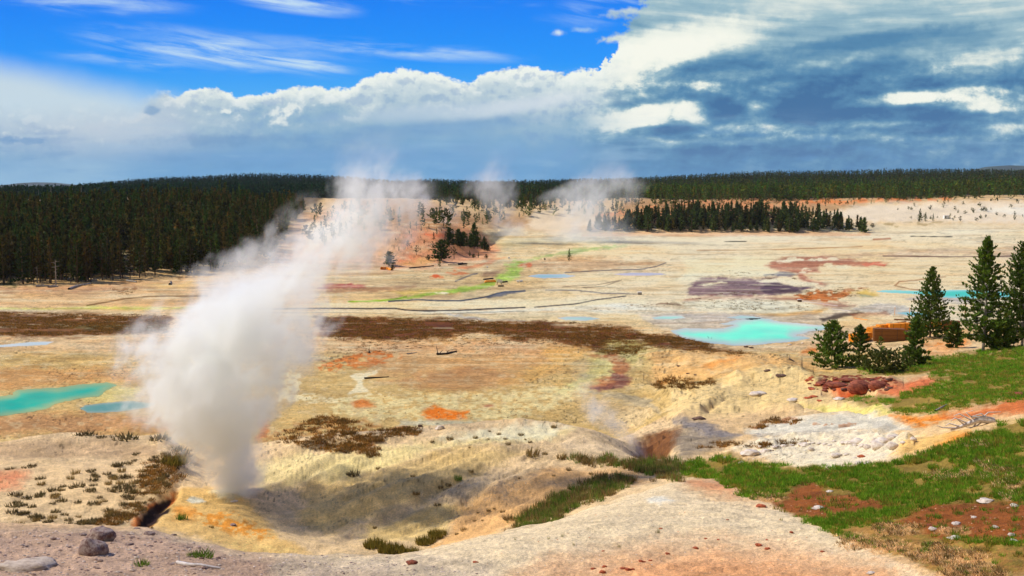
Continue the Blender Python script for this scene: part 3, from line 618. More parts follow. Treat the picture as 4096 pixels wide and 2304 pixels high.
# -- right middle ground: pale mound, white flats, rubble
RM = (47, 180)
patch((226, 204, 160), Z3([(-100, 130), (250, 40), (700, -40), (900, 0), (1000, 150), (1400, 200), (1500, 300), (1100, 260), (700, 250), (300, 300), (-100, 310)]), 4, 4, 0.95, RM)
patch((222, 186, 136), Z8([(0, 980), (300, 1000), (900, 1060), (1900, 1140), (2000, 1230), (1300, 1250), (500, 1400), (0, 1400)]), 4, 5, 0.9, RM)
patch((224, 144, 76), Z8([(1700, 1060), (1750, 1010), (1900, 970), (1930, 1000), (1800, 1060)]), 2, 3, 0.8, (100, 230)); patch((226, 160, 92), Z8([(600, 1220), (1000, 1120), (1050, 1150), (700, 1260)]), 3, 4, 0.6, RM)
patch((94, 84, 44), Z8([(60, 1400), (250, 1310), (450, 1340), (700, 1330), (800, 1340), (500, 1449), (60, 1449)]), 3, 3, 0.9, RM)
patch((208, 200, 130), Z3([(350, 180), (700, 200), (1300, 200), (1420, 210), (1500, 290), (1100, 235), (400, 205)]), 2, 3, 0.75, RM)
patch((216, 212, 200), Z3([(480, 390), (900, 290), (1300, 250), (1500, 330), (1650, 390), (1300, 420), (900, 470), (500, 470)]), 4, 4, 0.9, RM)
patch((172, 164, 154), Z3([(450, 460), (700, 430), (1000, 400), (1100, 450), (900, 480), (500, 490)]), 3, 3, 0.7, RM); patch((178, 174, 168), Z3([(1250, 340), (1450, 350), (1640, 390), (1400, 400)]), 3, 3, 0.6, RM)
patch((170, 110, 66), Z3([(480, 370), (640, 320), (840, 310), (860, 340), (640, 360), (540, 400)]), 3, 4, 0.7, RM, spk=1.0); patch((176, 116, 66), Z3([(940, 350), (1200, 350), (1300, 390), (1100, 380)]), 2, 4, 0.6, RM, spk=1.0)
patch((140, 136, 140), Z3([(-80, 340), (150, 345), (400, 430), (560, 450), (400, 470), (150, 410), (-80, 370)]), 2, 3, 0.8, RM)
patch((234, 224, 204), Z3([(300, 560), (700, 470), (1100, 440), (1500, 430), (1700, 480), (1560, 560), (1500, 620), (1150, 660), (800, 650), (500, 580)]), 4, 4, 0.95, (38, 110))
patch((240, 232, 208), Z3([(800, 640), (1000, 600), (1150, 650), (1100, 675), (900, 672)]), 2, 2, 0.9, (36, 80))
patch((232, 154, 70), Z3([(1800, 500), (1900, 440), (2080, 410), (2080, 440), (1950, 490), (1800, 530)]), 2, 2, 0.9, (36, 80)); patch((240, 204, 140), Z3([(1500, 600), (1600, 500), (1800, 430), (2090, 400), (1900, 470), (1700, 570)]), 3, 3, 0.8, (36, 80))
patch((226, 146, 60), Z3([(1480, 310), (1700, 300), (1880, 270), (1960, 310), (1700, 340), (1850, 350), (1700, 370)]), 2, 3, 0.9, RM)
patch((196, 120, 74), Z3([(1850, 280), (2200, 220), (2500, 140), (2500, 270), (2200, 310), (1950, 320)]), 3, 4, 0.9, (38, 180))
patch((204, 128, 92), Z3([(1400, 130), (1600, 40), (1800, 10), (1830, 50), (1700, 110), (1500, 150)]), 3, 4, 0.95, RM); patch((206, 132, 98), Z10([(2200, 270), (2400, 220), (2576, 170), (2576, 290), (2400, 300)]), 3, 4, 0.9, (40, 200))
patch((128, 60, 44), Z3([(950, 50), (1100, 20), (1400, 30), (1480, 40), (1400, 110), (1250, 120), (1050, 100)]), 2, 3, 0.95, RM, spk=0.3); patch((206, 96, 44), Z3([(1050, 100), (1300, 120), (1330, 140), (1150, 150)]), 2, 2, 0.8, RM)
patch((222, 170, 120), Z9([(1300, 1110), (1700, 1060), (1750, 1100), (1600, 1250), (1300, 1230)]), 3, 4, 0.7, (120, 240))
patch((226, 152, 84), Z9([(1350, 1110), (1500, 1095), (1740, 1100), (1700, 1160), (1450, 1150)]), 2, 4, 0.6, (120, 240), spk=0.3)
# -- the near right slope: turf soil, dead grass, bare brown earth
TURF = [Z3([(-20, 730), (0, 640), (280, 590), (500, 640), (800, 660), (1150, 670), (1550, 630), (1800, 540), (2120, 430), (2250, 350), (3700, 180), (3700, 1600), (2000, 1500), (1700, 1370), (1450, 1270), (1150, 1170), (900, 1060), (780, 1000), (600, 950), (400, 860), (250, 760)]),
        Z3([(1150, 170), (1500, 150), (1850, 60), (2000, 10), (2150, -30), (2560, -110), (3700, -100), (3700, 60), (2300, 190), (2000, 240), (1700, 290), (1550, 280), (1450, 210)]),
        Z10([(860, 230), (900, 190), (1300, 170), (1500, 100), (1800, 60), (2100, 0), (3700, -60), (3700, 120), (2300, 230), (1700, 330), (1600, 230), (1200, 250)])]
TURF_D = [(0, 62), (40, 200), (60, 220)]
for tpoly, dr in zip(TURF, TURF_D): patch((146, 128, 72), tpoly, 2.5, 3, 0.95, dr)
BROWN = [Z3([(450, 890), (760, 880), (800, 800), (920, 760), (1020, 820), (1100, 870), (1400, 900), (1500, 960), (1200, 1000), (1000, 1040), (800, 1010), (600, 960)]),
         Z3([(1480, 1060), (1800, 930), (2200, 920), (2700, 930), (2700, 1220), (2300, 1190), (1900, 1190), (1600, 1130)])]
for b in BROWN: patch((150, 96, 60), b, 3, 4, 0.9, (0, 60))
patch((172, 134, 88), Z3([(1000, 1090), (1500, 1040), (1800, 1180), (2300, 1230), (2700, 1300), (2700, 1600), (1900, 1480), (1500, 1290)]), 5, 6, 0.7, (0, 60), spk=0.3)
for cx, cy, rx, ry in ((1880, 730, 90, 30), (2050, 715, 60, 20), (2300, 710, 120, 40), (2360, 790, 80, 40), (2200, 640, 60, 25), (1450, 700, 40, 15), (1800, 1290, 160, 60), (1550, 1120, 170, 40), (2000, 1330, 200, 60), (1950, 1130, 90, 20), (1750, 240, 150, 30), (2150, 500, 80, 25), (1250, 1210, 120, 50), (2400, 880, 90, 20), (620, 880, 110, 30), (1500, 1240, 120, 40), (2100, 1440, 250, 50)):
    u_, v_ = Z3([(cx, cy)])[0]; spot((198, 162, 118), u_, v_, rx * 0.139, ry * 0.139, 0.75, 5, dr=(0, 110))
# -- the near pale dome and gravel ridge
DOME = F0([(-400, 1330), (380, 1332), (480, 1360), (620, 1392), (1000, 1398), (1080, 1382), (1400, 1305), (1550, 1258), (1700, 1208), (1800, 1204), (1900, 1250), (2000, 1300), (2200, 1395), (2400, 1475), (2600, 1600), (-400, 1600)])
patch((233, 216, 188), DOME, 2, 1.5, 1.0, (0, 46))
patch((184, 160, 144), F0([(-400, 1320), (380, 1325), (500, 1365), (700, 1400), (980, 1440), (800, 1600), (-400, 1600)]), 9, 5, 0.95, (0, 40))
patch((196, 182, 164), F0([(700, 1400), (1050, 1390), (1250, 1420), (1100, 1600), (600, 1600)]), 9, 5, 0.8, (0, 40))
patch((224, 176, 136), F0([(1250, 1470), (1400, 1400), (1650, 1360), (1900, 1360), (2200, 1410), (2450, 1500), (2400, 1600), (1150, 1600)]), 12, 8, 0.6, (0, 40))
patch((222, 160, 112), F0([(1450, 1490), (1600, 1420), (1800, 1400), (2000, 1430), (2250, 1449), (2400, 1520), (1400, 1550)]), 10, 8, 0.45, (0, 40))
patch((226, 196, 160), F0([(1700, 1215), (1850, 1215), (1950, 1280), (1800, 1260)]), 6, 4, 0.8, (0, 50)); patch((206, 148, 112), F0([(1720, 1205), (1810, 1205), (1860, 1245), (1760, 1230)]), 4, 3, 0.7, (0, 50))
spot((236, 234, 226), *F0([(1665, 1262)])[0], 16, 3.2, 0.8, 2, dr=(0, 50))
# -- pink mound, pale slopes and far orange slopes
FAR = (330, 1100)
patch((222, 172, 140), Z5([(300, 790), (380, 600), (450, 480), (600, 420), (900, 460), (1050, 560), (1110, 640), (1090, 690), (700, 770), (450, 790)]), 5, 4, 1.0, FAR)
patch((214, 182, 156), F0([(680, 640), (760, 540), (900, 520), (1040, 560), (1010, 640), (980, 680), (700, 670)]), 6, 4, 0.9, FAR)
patch((232, 186, 132), Z7([(960, 560), (1200, 470), (1420, 500), (1420, 570), (1100, 610)]), 2.5, 3, 0.9, FAR); patch((226, 142, 108), Z7([(980, 540), (1100, 480), (1250, 470), (1200, 530)]), 2, 3, 0.7, FAR)
patch((222, 108, 70), Z7([(1280, 140), (1480, 180), (1620, 150), (1560, 230), (1420, 220)]), 2, 3, 0.55, FAR); patch((220, 112, 72), Z7([(1450, 90), (1600, 90), (1620, 150), (1500, 140)]), 2, 3, 0.45, FAR)
patch((232, 206, 176), Z7([(1100, 390), (1300, 330), (1400, 380), (1200, 430)]), 2, 3, 0.7, FAR); patch((196, 152, 126), Z7([(1650, 400), (2000, 380), (2200, 420), (2150, 480), (1800, 470)]), 2, 3, 0.7, FAR)
line((90, 70, 54), Z7([(1090, 622), (1250, 605), (1400, 590)]), 0.5, 0.5)
patch((238, 226, 206), F0([(830, 560), (910, 530), (900, 560), (800, 620), (770, 640), (770, 560)]), 2.5, 3, 0.9, FAR)
patch((190, 156, 120), F0([(830, 490), (1060, 500), (1200, 545), (1560, 540), (1560, 500), (2200, 490), (2300, 500), (1900, 560), (1500, 580), (1000, 570)]), 4, 4, 0.8, (400, 1100))
patch((222, 166, 124), F0([(1480, 545), (1600, 520), (1800, 500), (2200, 495), (2380, 500), (2300, 512), (2000, 522), (1700, 545)]), 2.5, 4, 0.85, (690, 1100), spk=0.4)
patch((224, 152, 100), F0([(2000, 500), (2400, 498), (2380, 508), (2050, 508)]), 1.5, 3, 0.8, (690, 1100), spk=0.3)
patch((236, 224, 206), F0([(2050, 540), (2200, 515), (2700, 505), (2700, 560), (2200, 560)]), 3, 4, 0.9, (680, 1100)); patch((244, 238, 226), F0([(2450, 528), (2580, 515), (2700, 518), (2580, 540)]), 1.5, 3, 0.9, (690, 1100))
patch((236, 222, 200), F0([(1350, 530), (1480, 515), (1520, 560), (1400, 585), (1320, 570)]), 3, 4, 0.8, (640, 1100)); patch((224, 186, 150), F0([(1460, 590), (1700, 575), (2190, 585), (2190, 596), (1460, 596)]), 1.5, 2, 0.8, (630, 720))
patch((160, 136, 84), F0([(2130, 565), (2330, 560), (2400, 562), (2250, 572)]), 1.5, 3, 0.6, (500, 1000), spk=0.4)
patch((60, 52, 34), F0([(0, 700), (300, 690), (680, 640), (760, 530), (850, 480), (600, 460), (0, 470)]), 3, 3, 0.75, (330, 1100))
hm_ = ss(DD, 955, 1010)[..., None]
GC = GC * (1 - hm_) + np.array(lin(44, 52, 34)) * hm_
# terraces and flow lines of the wet flats, mottling and grit everywhere
stv = fbm(UU / 70, VV / 2.4, 71, 5); st2 = fbm(UU / 40, VV / 1.6 + 40, 72, 5); mot = fbm(XX / 3.0, YY / 3.0, 73, 5); mo2 = fbm(UU / 9, VV / 4, 74, 4)
flw = (ss(DD, 125, 200) * (1 - ss(DD, 640, 760)))[..., None]
GC = GC * (1 + flw * (stv[..., None] * 0.42))
tf = fbm(UU / 85, VV / 9.0, 75, 6, 0.52) + 0.15 * w_v
saw = (tf * 9.0) % 1.0
terr = ss(saw, 0.0, 0.10) * (1 - saw)                # sharp lip, fading inward
GC = GC * (1 + (terr[..., None] - 0.45) * 0.22 * flw)
lip = np.exp(-((saw - 0.03) / 0.035) ** 2)[..., None] * flw * (ss(fbm(UU / 60, VV / 20, 79, 3), -0.15, 0.1))[..., None]
GC = GC * (1 - 0.32 * lip)
hue = fbm(UU / 120, VV / 14, 76, 4)[..., None]
GC = GC * (1 + flw * np.clip(hue * 2.2, -1, 1) * np.array([-0.10, -0.01, 0.16]))
m_ = (ss(st2, 0.05, 0.20)[..., None] * flw * 0.42); GC = GC * (1 - m_) + GC * np.array([0.78, 0.66, 0.55]) * m_
m_ = (ss(-st2, 0.10, 0.22)[..., None] * flw * 0.34); GC = GC * (1 - m_) + np.array(lin(230, 224, 198)) * m_
nfw = (ss(DD, 95, 120) * (1 - ss(DD, 190, 230)))[..., None]
m_ = ss(mo2, 0.06, 0.28)[..., None] * nfw * 0.40; GC = GC * (1 - m_) + GC * np.array([0.78, 0.69, 0.56]) * m_
m_ = ss(-mo2, 0.10, 0.28)[..., None] * nfw * 0.40; GC = GC * (1 - m_) + np.array(lin(230, 212, 176)) * m_
tn = fbm(UU / 60, VV / 14.0, 77, 6, 0.55); sn = (tn * 7.0) % 1.0
gritty = ss(fbm(UU / 80, VV / 22, 85, 4), -0.08, 0.16)[..., None]
GC = GC * (1 - 0.26 * nfw * gritty * np.exp(-((sn - 0.05) / 0.05) ** 2)[..., None])
GC = GC * (1 + (ss(sn, 0, .12) * (1 - sn) - 0.45)[..., None] * 0.16 * nfw)
# grit: dark specks and pale chips a pixel or two wide
g1 = vnoise(UU / 1.3, VV / 0.9, 81); g2 = vnoise(UU / 2.4 + 9, VV / 1.5, 82); dens = fbm(UU / 30, VV / 12, 83, 4)
gw = (1 - ss(DD, 190, 300)) * (0.55 + 0.45 * ss(DD, 40, 60)) * (0.35 + 0.65 * ss(fbm(UU / 80, VV / 22, 85, 4), -0.08, 0.16))
GC = GC * (1 + (g1 - 0.5)[..., None] * (0.24 * gw + 0.05)[..., None])
sp = ss(g2 * 0.6 + g1 * 0.4 + dens * 0.35, 0.72, 0.86) * gw
GC = GC * (1 - 0.55 * sp[..., None])
chip = ss(1 - (g2 * 0.6 + g1 * 0.4) - dens * 0.3, 0.74, 0.88) * gw
GC = GC * (1 + 0.30 * chip[..., None])
GC = GC * (1 + mot[..., None] * 0.45 * (1 - ss(DD, 300, 600))[..., None]) * (1 + mo2[..., None] * 0.26)
# ground colour grade: warmed against the blue skylight, more contrast, near land lightened
gl_ = (GC * np.array([0.3, 0.55, 0.15])).sum(-1, keepdims=True)
GC = np.maximum(gl_ + (GC - gl_) * 1.08, 0.004) * np.array([1.03, 1.0, 0.89])
GC = 0.47 * np.maximum(GC / 0.52, 0.001) ** 1.25
GC = GC * EB * (1.06 + 0.10 * (1 - ss(DD, 75, 120))[..., None])
GC = np.maximum(GC * np.minimum(1.0, 0.84 / np.maximum(GC.max(-1, keepdims=True), 1e-4)), 0.01)

# ------------------------------------------------------------------ materials
def new_mat(name):
    m = bpy.data.materials.new(name); m.use_nodes = True; nt = m.node_tree; nt.nodes.clear(); E.nt = nt
    b = nt.nodes.new('ShaderNodeBsdfPrincipled'); o = nt.nodes.new('ShaderNodeOutputMaterial')
    nt.links.new(b.outputs[0], o.inputs[0]); return m, nt, b, o
def wpos():
    return E(E.nt.nodes.new('ShaderNodeNewGeometry').outputs['Position'])
def opos():
    return E(E.nt.nodes.new('ShaderNodeTexCoord').outputs['Object'])
def bump(b, hgt, strength, dist):
    n = E.nt.nodes.new('ShaderNodeBump'); n.inputs['Strength'].default_value = strength; n.inputs['Distance'].default_value = dist
    setin(n.inputs['Height'], hgt); E.nt.links.new(n.outputs[0], b.inputs['Normal'])
def simple_mat(name, c, rough=0.85, var=0.35, scale=6.0, c2=None, spec=0.25, bmp=0.0):
    m, nt, b, o = new_mat(name)
    n = noise(opos(), scale, 5, 0.6)
    c1 = lin(*c); c2 = lin(*c2) if c2 else tuple(x * (1 - var) for x in c1)
    setin(b.inputs['Base Color'], mixc(sstep(n, 0.36, 0.64), c1, c2))
    b.inputs['Roughness'].default_value = rough; b.inputs['Specular IOR Level'].default_value = spec
    if bmp: bump(b, n, 0.6, bmp)
    return m
def ground_mat():
    m, nt, b, o = new_mat('mineral_ground')
    at_ = nt.nodes.new('ShaderNodeAttribute'); at_.attribute_name = 'Col'
    p = wpos()
    n1 = noise(p, 1.3, 6, 0.6); n2 = noise(p, 9.0, 5, 0.65); n3 = noise(p, 38.0, 3, 0.6)
    f = sstep(n1, 0.25, 0.75, 0.80, 1.18) * sstep(n2, 0.25, 0.75, 0.76, 1.22) * sstep(n3, 0.3, 0.7, 0.72, 1.24)
    vm = nt.nodes.new('ShaderNodeVectorMath'); vm.operation = 'SCALE'; nt.links.new(at_.outputs['Color'], vm.inputs[0]); setin(vm.inputs['Scale'], f)
    vo = nt.nodes.new('ShaderNodeTexVoronoi'); vo.inputs['Scale'].default_value = 7.0; setin(vo.inputs['Vector'], p)
    peb = sstep(E(vo.outputs['Distance']), 0.16, 0.06) * sstep(n1, 0.48, 0.62)
    setin(b.inputs['Base Color'], mixc(peb * 0.35, E(vm.outputs[0]), mixc(1.0, E(vm.outputs[0]), (0.55, 0.42, 0.36), 'MULTIPLY')))
    b.inputs['Roughness'].default_value = 0.95; b.inputs['Specular IOR Level'].default_value = 0.1
    bump(b, n2 * 0.6 + n3 * 0.35 + peb * 0.5, 0.9, 0.08)
    return m
def mesh_np(name, verts, faces, mats, cols=None, smooth=False, parent=None, link_=True):
    """numpy arrays -> mesh object; faces is an (n, 3|4) array"""
    me = bpy.data.meshes.new(name)
    verts = np.asarray(verts, np.float32); faces = np.asarray(faces, np.int32); k = faces.shape[1]
    me.vertices.add(len(verts)); me.vertices.foreach_set('co', verts.ravel())
    me.loops.add(faces.size); me.loops.foreach_set('vertex_index', faces.ravel())
    me.polygons.add(len(faces)); me.polygons.foreach_set('loop_start', np.arange(0, faces.size, k, dtype=np.int32))
    me.polygons.foreach_set('loop_total', np.full(len(faces), k, np.int32))
    if smooth: me.polygons.foreach_set('use_smooth', np.ones(len(faces), bool))
    me.update(calc_edges=True)
    if cols is not None:
        ca = me.color_attributes.new('Col', 'FLOAT_COLOR', 'POINT')
        c4 = np.ones((len(verts), 4), np.float32); c4[:, :3] = cols; ca.data.foreach_set('color', c4.ravel())
    for m in (mats if isinstance(mats, (list, tuple)) else [mats]): me.materials.append(m)
    if not link_: return me
    ob = bpy.data.objects.new(name, me); COL.objects.link(ob)
    if parent: ob.parent = parent
    return ob
def grid_faces(nr, nc):
    i = (np.arange(nr - 1)[:, None] * nc + np.arange(nc - 1)[None]).ravel()
    return np.stack([i, i + 1, i + nc + 1, i + nc], 1)
def tag(o, label=None, cat=None, group=None, kind=None):
    if label: o['label'] = label
    if cat: o['category'] = cat
    if group: o['group'] = group
    if kind: o['kind'] = kind
    return o

# pools sit in shallow basins of the floor: (outline, water colours, level)
ground_z = Z
def make_pool(name, pts, deep, edge, soft, label, rough=2.0, step=0.7, dr=(118, 420), grow=1.25):
    P = np.array(pts, float); cen = P.mean(0); P = cen + (P - cen) * grow; pts = [tuple(q) for q in P]
    x0, y0 = P.min(0) - 3; x1, y1 = P.max(0) + 3
    us = np.arange(x0, x1, step); vs = np.arange(y1, y0, -step * 0.5)
    gu, gv = np.meshgrid(us, vs)
    wu = fbm(gu / 26, gv / 9, 61, 5, 0.62); wv = fbm(gu / 34, gv / 8, 62, 5, 0.62)
    x = (gu + wu * rough * 5.0).ravel(); y = (gv + wv * rough * 2.0).ravel()
    inside = np.zeros(len(x), bool); d2 = np.full(len(x), 1e9); n = len(P)
    for i in range(n):
        ax, ay = P[i]; bx, by = P[(i + 1) % n]
        inside ^= ((ay > y) != (by > y)) & (x < (bx - ax) * (y - ay) / (by - ay + 1e-12) + ax)
        ex, ey = bx - ax, by - ay; tt = np.clip(((x - ax) * ex + (y - ay) * ey) / (ex * ex + ey * ey + 1e-9), 0, 1)
        d2 = np.minimum(d2, (x - ax - ex * tt) ** 2 * 0.35 + (y - ay - ey * tt) ** 2)
    sd = np.where(inside, 1, -1) * np.sqrt(d2)
    zc = at(float(P[:, 0].mean()), float(P[:, 1].mean()), 80.0)
    a, dz = ray(gu.ravel(), gv.ravel()); lev = 0.015
    d = (lev - CZ) / dz
    V_ = np.stack([a * d, d, np.full(len(d), lev)], 1)
    t = ss(sd, 0.0, soft) * (0.85 + 0.3 * fbm(gu / 14, gv / 4, 66, 3).ravel())
    t = np.clip(t, 0, 1)[:, None]
    C_ = np.array(lin(*edge)) * (1 - t) + np.array(lin(*deep)) * t
    C_ = C_ * (1 + 0.5 * fbm(gu / 45, gv / 9, 67, 4).ravel()[:, None] * np.array([1.6, 0.8, 0.5]))
    C_ = C_ * (1 - 0.25 * ss(sd, soft * 0.9, soft * 2.6)[:, None] * np.array([1.0, 0.35, 0.1]))
    f = grid_faces(len(vs), len(us)); keep = inside[f].all(1); f = f[keep]
    used = np.unique(f); rm = np.zeros(len(V_), np.int32); rm[used] = np.arange(len(used))
    ob = mesh_np(name, V_[used], rm[f], M_WATER, C_[used])
    tag(ob, label, None, None, 'structure')
    # level the shore, sink the land under the water
    sel, m = pmask(pts, 4.0, rough)
    ok = (DD[sel] > dr[0]) & (DD[sel] < dr[1])
    m = np.where(ok, m, 0)
    Z[sel] = Z[sel] * (1 - ss(m, 0.0, 0.35)) - 0.22 * ss(m, 0.55, 0.9)
    return ob
def water_mat():
    m, nt, b, o = new_mat('milky_water')
    at_ = nt.nodes.new('ShaderNodeAttribute'); at_.attribute_name = 'Col'
    nt.links.new(at_.outputs['Color'], b.inputs['Base Color'])
    b.inputs['Roughness'].default_value = 0.4; b.inputs['Specular IOR Level'].default_value = 0.08
    bump(b, noise(wpos(), 2.5, 3, 0.5), 0.08, 0.05)
    return m
M_WATER = water_mat()
make_pool('pool', Z6([(30, 1240), (120, 1225), (330, 1222), (400, 1205), (300, 1195), (400, 1180), (560, 1160), (640, 1170), (760, 1190), (900, 1205), (1010, 1215), (960, 1235), (830, 1245), (760, 1260), (850, 1275), (760, 1300), (600, 1315), (400, 1322), (240, 1308), (100, 1285)]), (108, 252, 200), (190, 196, 184), 8.0, 'large bright turquoise pool in front of the lumber')
make_pool('pool', Z6([(340, 1140), (420, 1128), (560, 1140), (520, 1158), (400, 1155)]), (130, 218, 190), (192, 196, 184), 4.5, 'faint blue strip of water behind the large turquoise pool', 1.5)
make_pool('pool', Z5([(2270, 1140), (2330, 1128), (2450, 1130), (2474, 1145), (2380, 1155), (2290, 1152)]), (110, 236, 196), (198, 200, 184), 3.6, 'small turquoise pool left of the large one', 1.0)
make_pool('pool', Z5([(1580, 1145), (1650, 1133), (1780, 1135), (1860, 1148), (1760, 1160), (1640, 1158)]), (140, 222, 190), (200, 200, 180), 4.0, 'pale blue shallow pool behind the brown sedge belt', 1.0)
make_pool('pool', Z5([(1370, 842), (1450, 830), (1600, 828), (1680, 838), (1620, 850), (1480, 855)]), (146, 196, 186), (196, 196, 184), 2.5, 'grey blue pool on the middle flats', 1.0)
make_pool('pool', Z5([(1990, 828), (2100, 818), (2280, 818), (2330, 828), (2200, 836), (2060, 836)]), (186, 186, 190), (206, 190, 186), 2.0, 'pale lilac pool on the middle flats', 1.0)
make_pool('pool', Z6([(1480, 955), (1560, 948), (1760, 950), (2000, 945), (2330, 960), (2330, 985), (2150, 1000), (1900, 992), (1700, 972)]), (50, 200, 170), (150, 210, 196), 3.0, 'blue green pool behind the tall pines', 1.0)
make_pool('pool', Z6([(1560, 1112), (1640, 1100), (1780, 1105), (1780, 1130), (1660, 1130)]), (96, 190, 176), (176, 198, 190), 2.0, 'small blue pool beside the stakes', 1.0)
make_pool('pool', Z1([(-300, 200), (0, 150), (90, 140), (130, 110), (400, 95), (550, 68), (750, 60), (830, 75), (780, 105), (690, 150), (560, 170), (420, 205), (300, 250), (150, 275), (0, 290), (-300, 330)]), (12, 180, 142), (156, 178, 112), 7.0, 'deep green blue pool at the left edge', 2.0, grow=1.04)
make_pool('pool', Z1([(595, 240), (640, 215), (760, 200), (950, 190), (1100, 205), (1050, 235), (850, 262), (700, 272), (640, 270)]), (90, 150, 130), (150, 164, 136), 3.0, 'small grey blue pool below the green one', 1.5, grow=1.08)
make_pool('pool', Z4([(-150, 1338), (60, 1335), (200, 1322), (340, 1318), (290, 1340), (100, 1350), (-150, 1355)]), (206, 216, 206), (214, 206, 180), 1.5, 'shallow white puddle on the left flats', 1.0)

G_V = np.stack([XX, YY, Z], -1).reshape(-1, 3)
GROUND = mesh_np('ground', G_V, grid_faces(ND, NA), ground_mat(), GC.reshape(-1, 3), smooth=True)
tag(GROUND, 'pale mineral basin floor with orange and white stains and low mounds', None, None, 'structure')

# ------------------------------------------------------------------ steam
def make_steam(name, prof, d0, d1, label, dens, scale, amp=1.5, fade=0.9, step=0.2, lean=0.0, wk=1.0):
    """prof: rows (v, u, half width in px, density factor) from the vent upwards; a real column of drifting vapour"""
    n = len(prof); Zs, Xs, Ys, Rs, Ds = [], [], [], [], []
    for i, (v, u, hw, dn) in enumerate(prof):
        d = d0 + (d1 - d0) * (i / (n - 1)) ** 1.2
        a, dz = ray(u, v); Zs.append(CZ + d * float(dz)); Xs.append(float(a) * d); Ys.append(d); Rs.append(hw * wk / FPX * d); Ds.append(dn)
    z0, z1 = Zs[0], Zs[-1]
    zz = np.linspace(z0, z1, 34); seg = 28
    fx = np.interp(zz, Zs, Xs); fyy = np.interp(zz, Zs, Ys); fr = np.interp(zz, Zs, Rs)
    Vt = []; ang = np.linspace(0, 2 * math.pi, seg, endpoint=False)
    for k in range(len(zz)):
        rr = fr[k] * (1.55 + 0.25 * fbm(np.cos(ang) * 1.5 + 5, np.sin(ang) * 1.5 + zz[k] / max(fr.mean() * 1.2, .1), 91, 3))
        Vt.append(np.stack([fx[k] + rr * np.cos(ang), fyy[k] + rr * np.sin(ang), np.full(seg, zz[k])], 1))
    me = bpy.data.meshes.new(name)
    V_ = np.concatenate(Vt + [[[fx[0], fyy[0], zz[0] - 0.05]], [[fx[-1], fyy[-1], zz[-1] + 0.05]]])
    F_ = []
    for k in range(len(zz) - 1):
        for j in range(seg):
            j2 = (j + 1) % seg; F_.append((k * seg + j, k * seg + j2, (k + 1) * seg + j2, (k + 1) * seg + j))
    b0 = len(zz) * seg; top = (len(zz) - 1) * seg
    for j in range(seg):
        j2 = (j + 1) % seg; F_.append((j2, j, b0)); F_.append((top + j, top + j2, b0 + 1))
    me.from_pydata(V_.tolist(), [], F_); me.update()
    ob = bpy.data.objects.new(name, me); COL.objects.link(ob)
    m = bpy.data.materials.new(name + '_vapour'); m.use_nodes = True; nt = m.node_tree; nt.nodes.clear(); E.nt = nt
    o = nt.nodes.new('ShaderNodeOutputMaterial'); pv = nt.nodes.new('ShaderNodeVolumePrincipled')
    nt.links.new(pv.outputs[0], o.inputs['Volume'])
    P = wpos(); sp = nt.nodes.new('ShaderNodeSeparateXYZ'); nt.links.new(P.s, sp.inputs[0])
    x, y, z = (E(sp.outputs[i]) for i in range(3))
    def cv(vals):
        lo, hi = min(vals), max(vals)
        if hi - lo < 1e-4: hi = lo + 1e-3
        return curve(z, list(zip(Zs, vals)), z0, z1, lo - 0.02 * (hi - lo), hi + 0.02 * (hi - lo))
    cx, cy, R, dn = cv(Xs), cv(Ys), cv(Rs), cv(Ds)
    ax = (x - cx) / R; ay = (y - cy) / R
    r = E.m('SQRT', ax * ax + ay * ay)
    pn = vec(x * scale - z * scale * 0.25 + lean, y * scale, z * scale * 0.85)
    nb = noise(pn, 1.0, 3, 0.55, 0.6); nf = noise(pn, 3.1, 5, 0.62, 0.4)
    rise = sstep(z, z0, z0 + (z1 - z0) * 0.25, 0.35, 1.0)
    fld = 1.0 - r + ((nb - 0.5) * amp + (nf - 0.5) * amp * 0.6) * rise
    body = sstep(fld, 0.02, fade) * sstep(r, 1.5, 1.1)
    wis = sstep(nf * 0.65 + nb * 0.5, 0.40, 0.70, 0.12, 1.25)
    setin(pv.inputs['Density'], body * wis * dn * dens)
    pv.inputs['Color'].default_value = (0.992, 1.0, 0.978, 1); pv.inputs['Anisotropy'].default_value = 0.15
    m.cycles.volume_step_rate = step
    me.materials.append(m)
    tag(ob, label, 'steam')
    return ob

make_steam('steam_plume', [(497, 240, 18, 1.5), (482, 238, 26, 1.8), (462, 229, 31, 1.8), (442, 221, 41, 1.6), (420, 216, 52, 1.35), (400, 214, 64, 1.15), (380, 216, 68, 1.1), (360, 221, 70, 1.05), (340, 229, 70, 1.0), (322, 238, 67, 0.9), (306, 249, 64, 0.75), (292, 262, 62, 0.55), (278, 282, 60, 0.42), (264, 308, 56, 0.36), (250, 332, 50, 0.42), (236, 350, 45, 0.50), (220, 365, 40, 0.56), (204, 373, 38, 0.58), (190, 376, 37, 0.52), (176, 376, 34, 0.36), (162, 372, 30, 0.16), (142, 372, 28, 0.05), (128, 372, 22, 0.0)],
           60.0, 63.0, 'tall billowing white steam plume rising from the yellow vent', 1.95, 0.42, 2.2, 1.5, 0.18, wk=1.36)
make_steam('steam_plume', [(292, 222, 34, 0.3), (276, 228, 44, 0.6), (262, 246, 46, 0.6), (246, 270, 38, 0.55), (230, 288, 30, 0.5), (214, 300, 24, 0.4), (200, 306, 18, 0.25), (188, 310, 13, 0.0)],
           76.0, 84.0, 'torn thin steam wisps left of the big plume, before the wood', 0.34, 0.42, 2.4, 0.7, 0.3)
make_steam('steam_plume', [(458, 644, 7, 0.6), (444, 634, 13, 0.9), (428, 616, 20, 1.0), (412, 600, 24, 0.9), (396, 590, 21, 0.6), (380, 585, 17, 0.3), (362, 580, 13, 0.12), (345, 578, 10, 0.0)],
           70.0, 76.0, 'thin grey steam drifting off the brown pit in the rubble slope', 0.42, 0.6, 1.5, 0.9, 0.3)
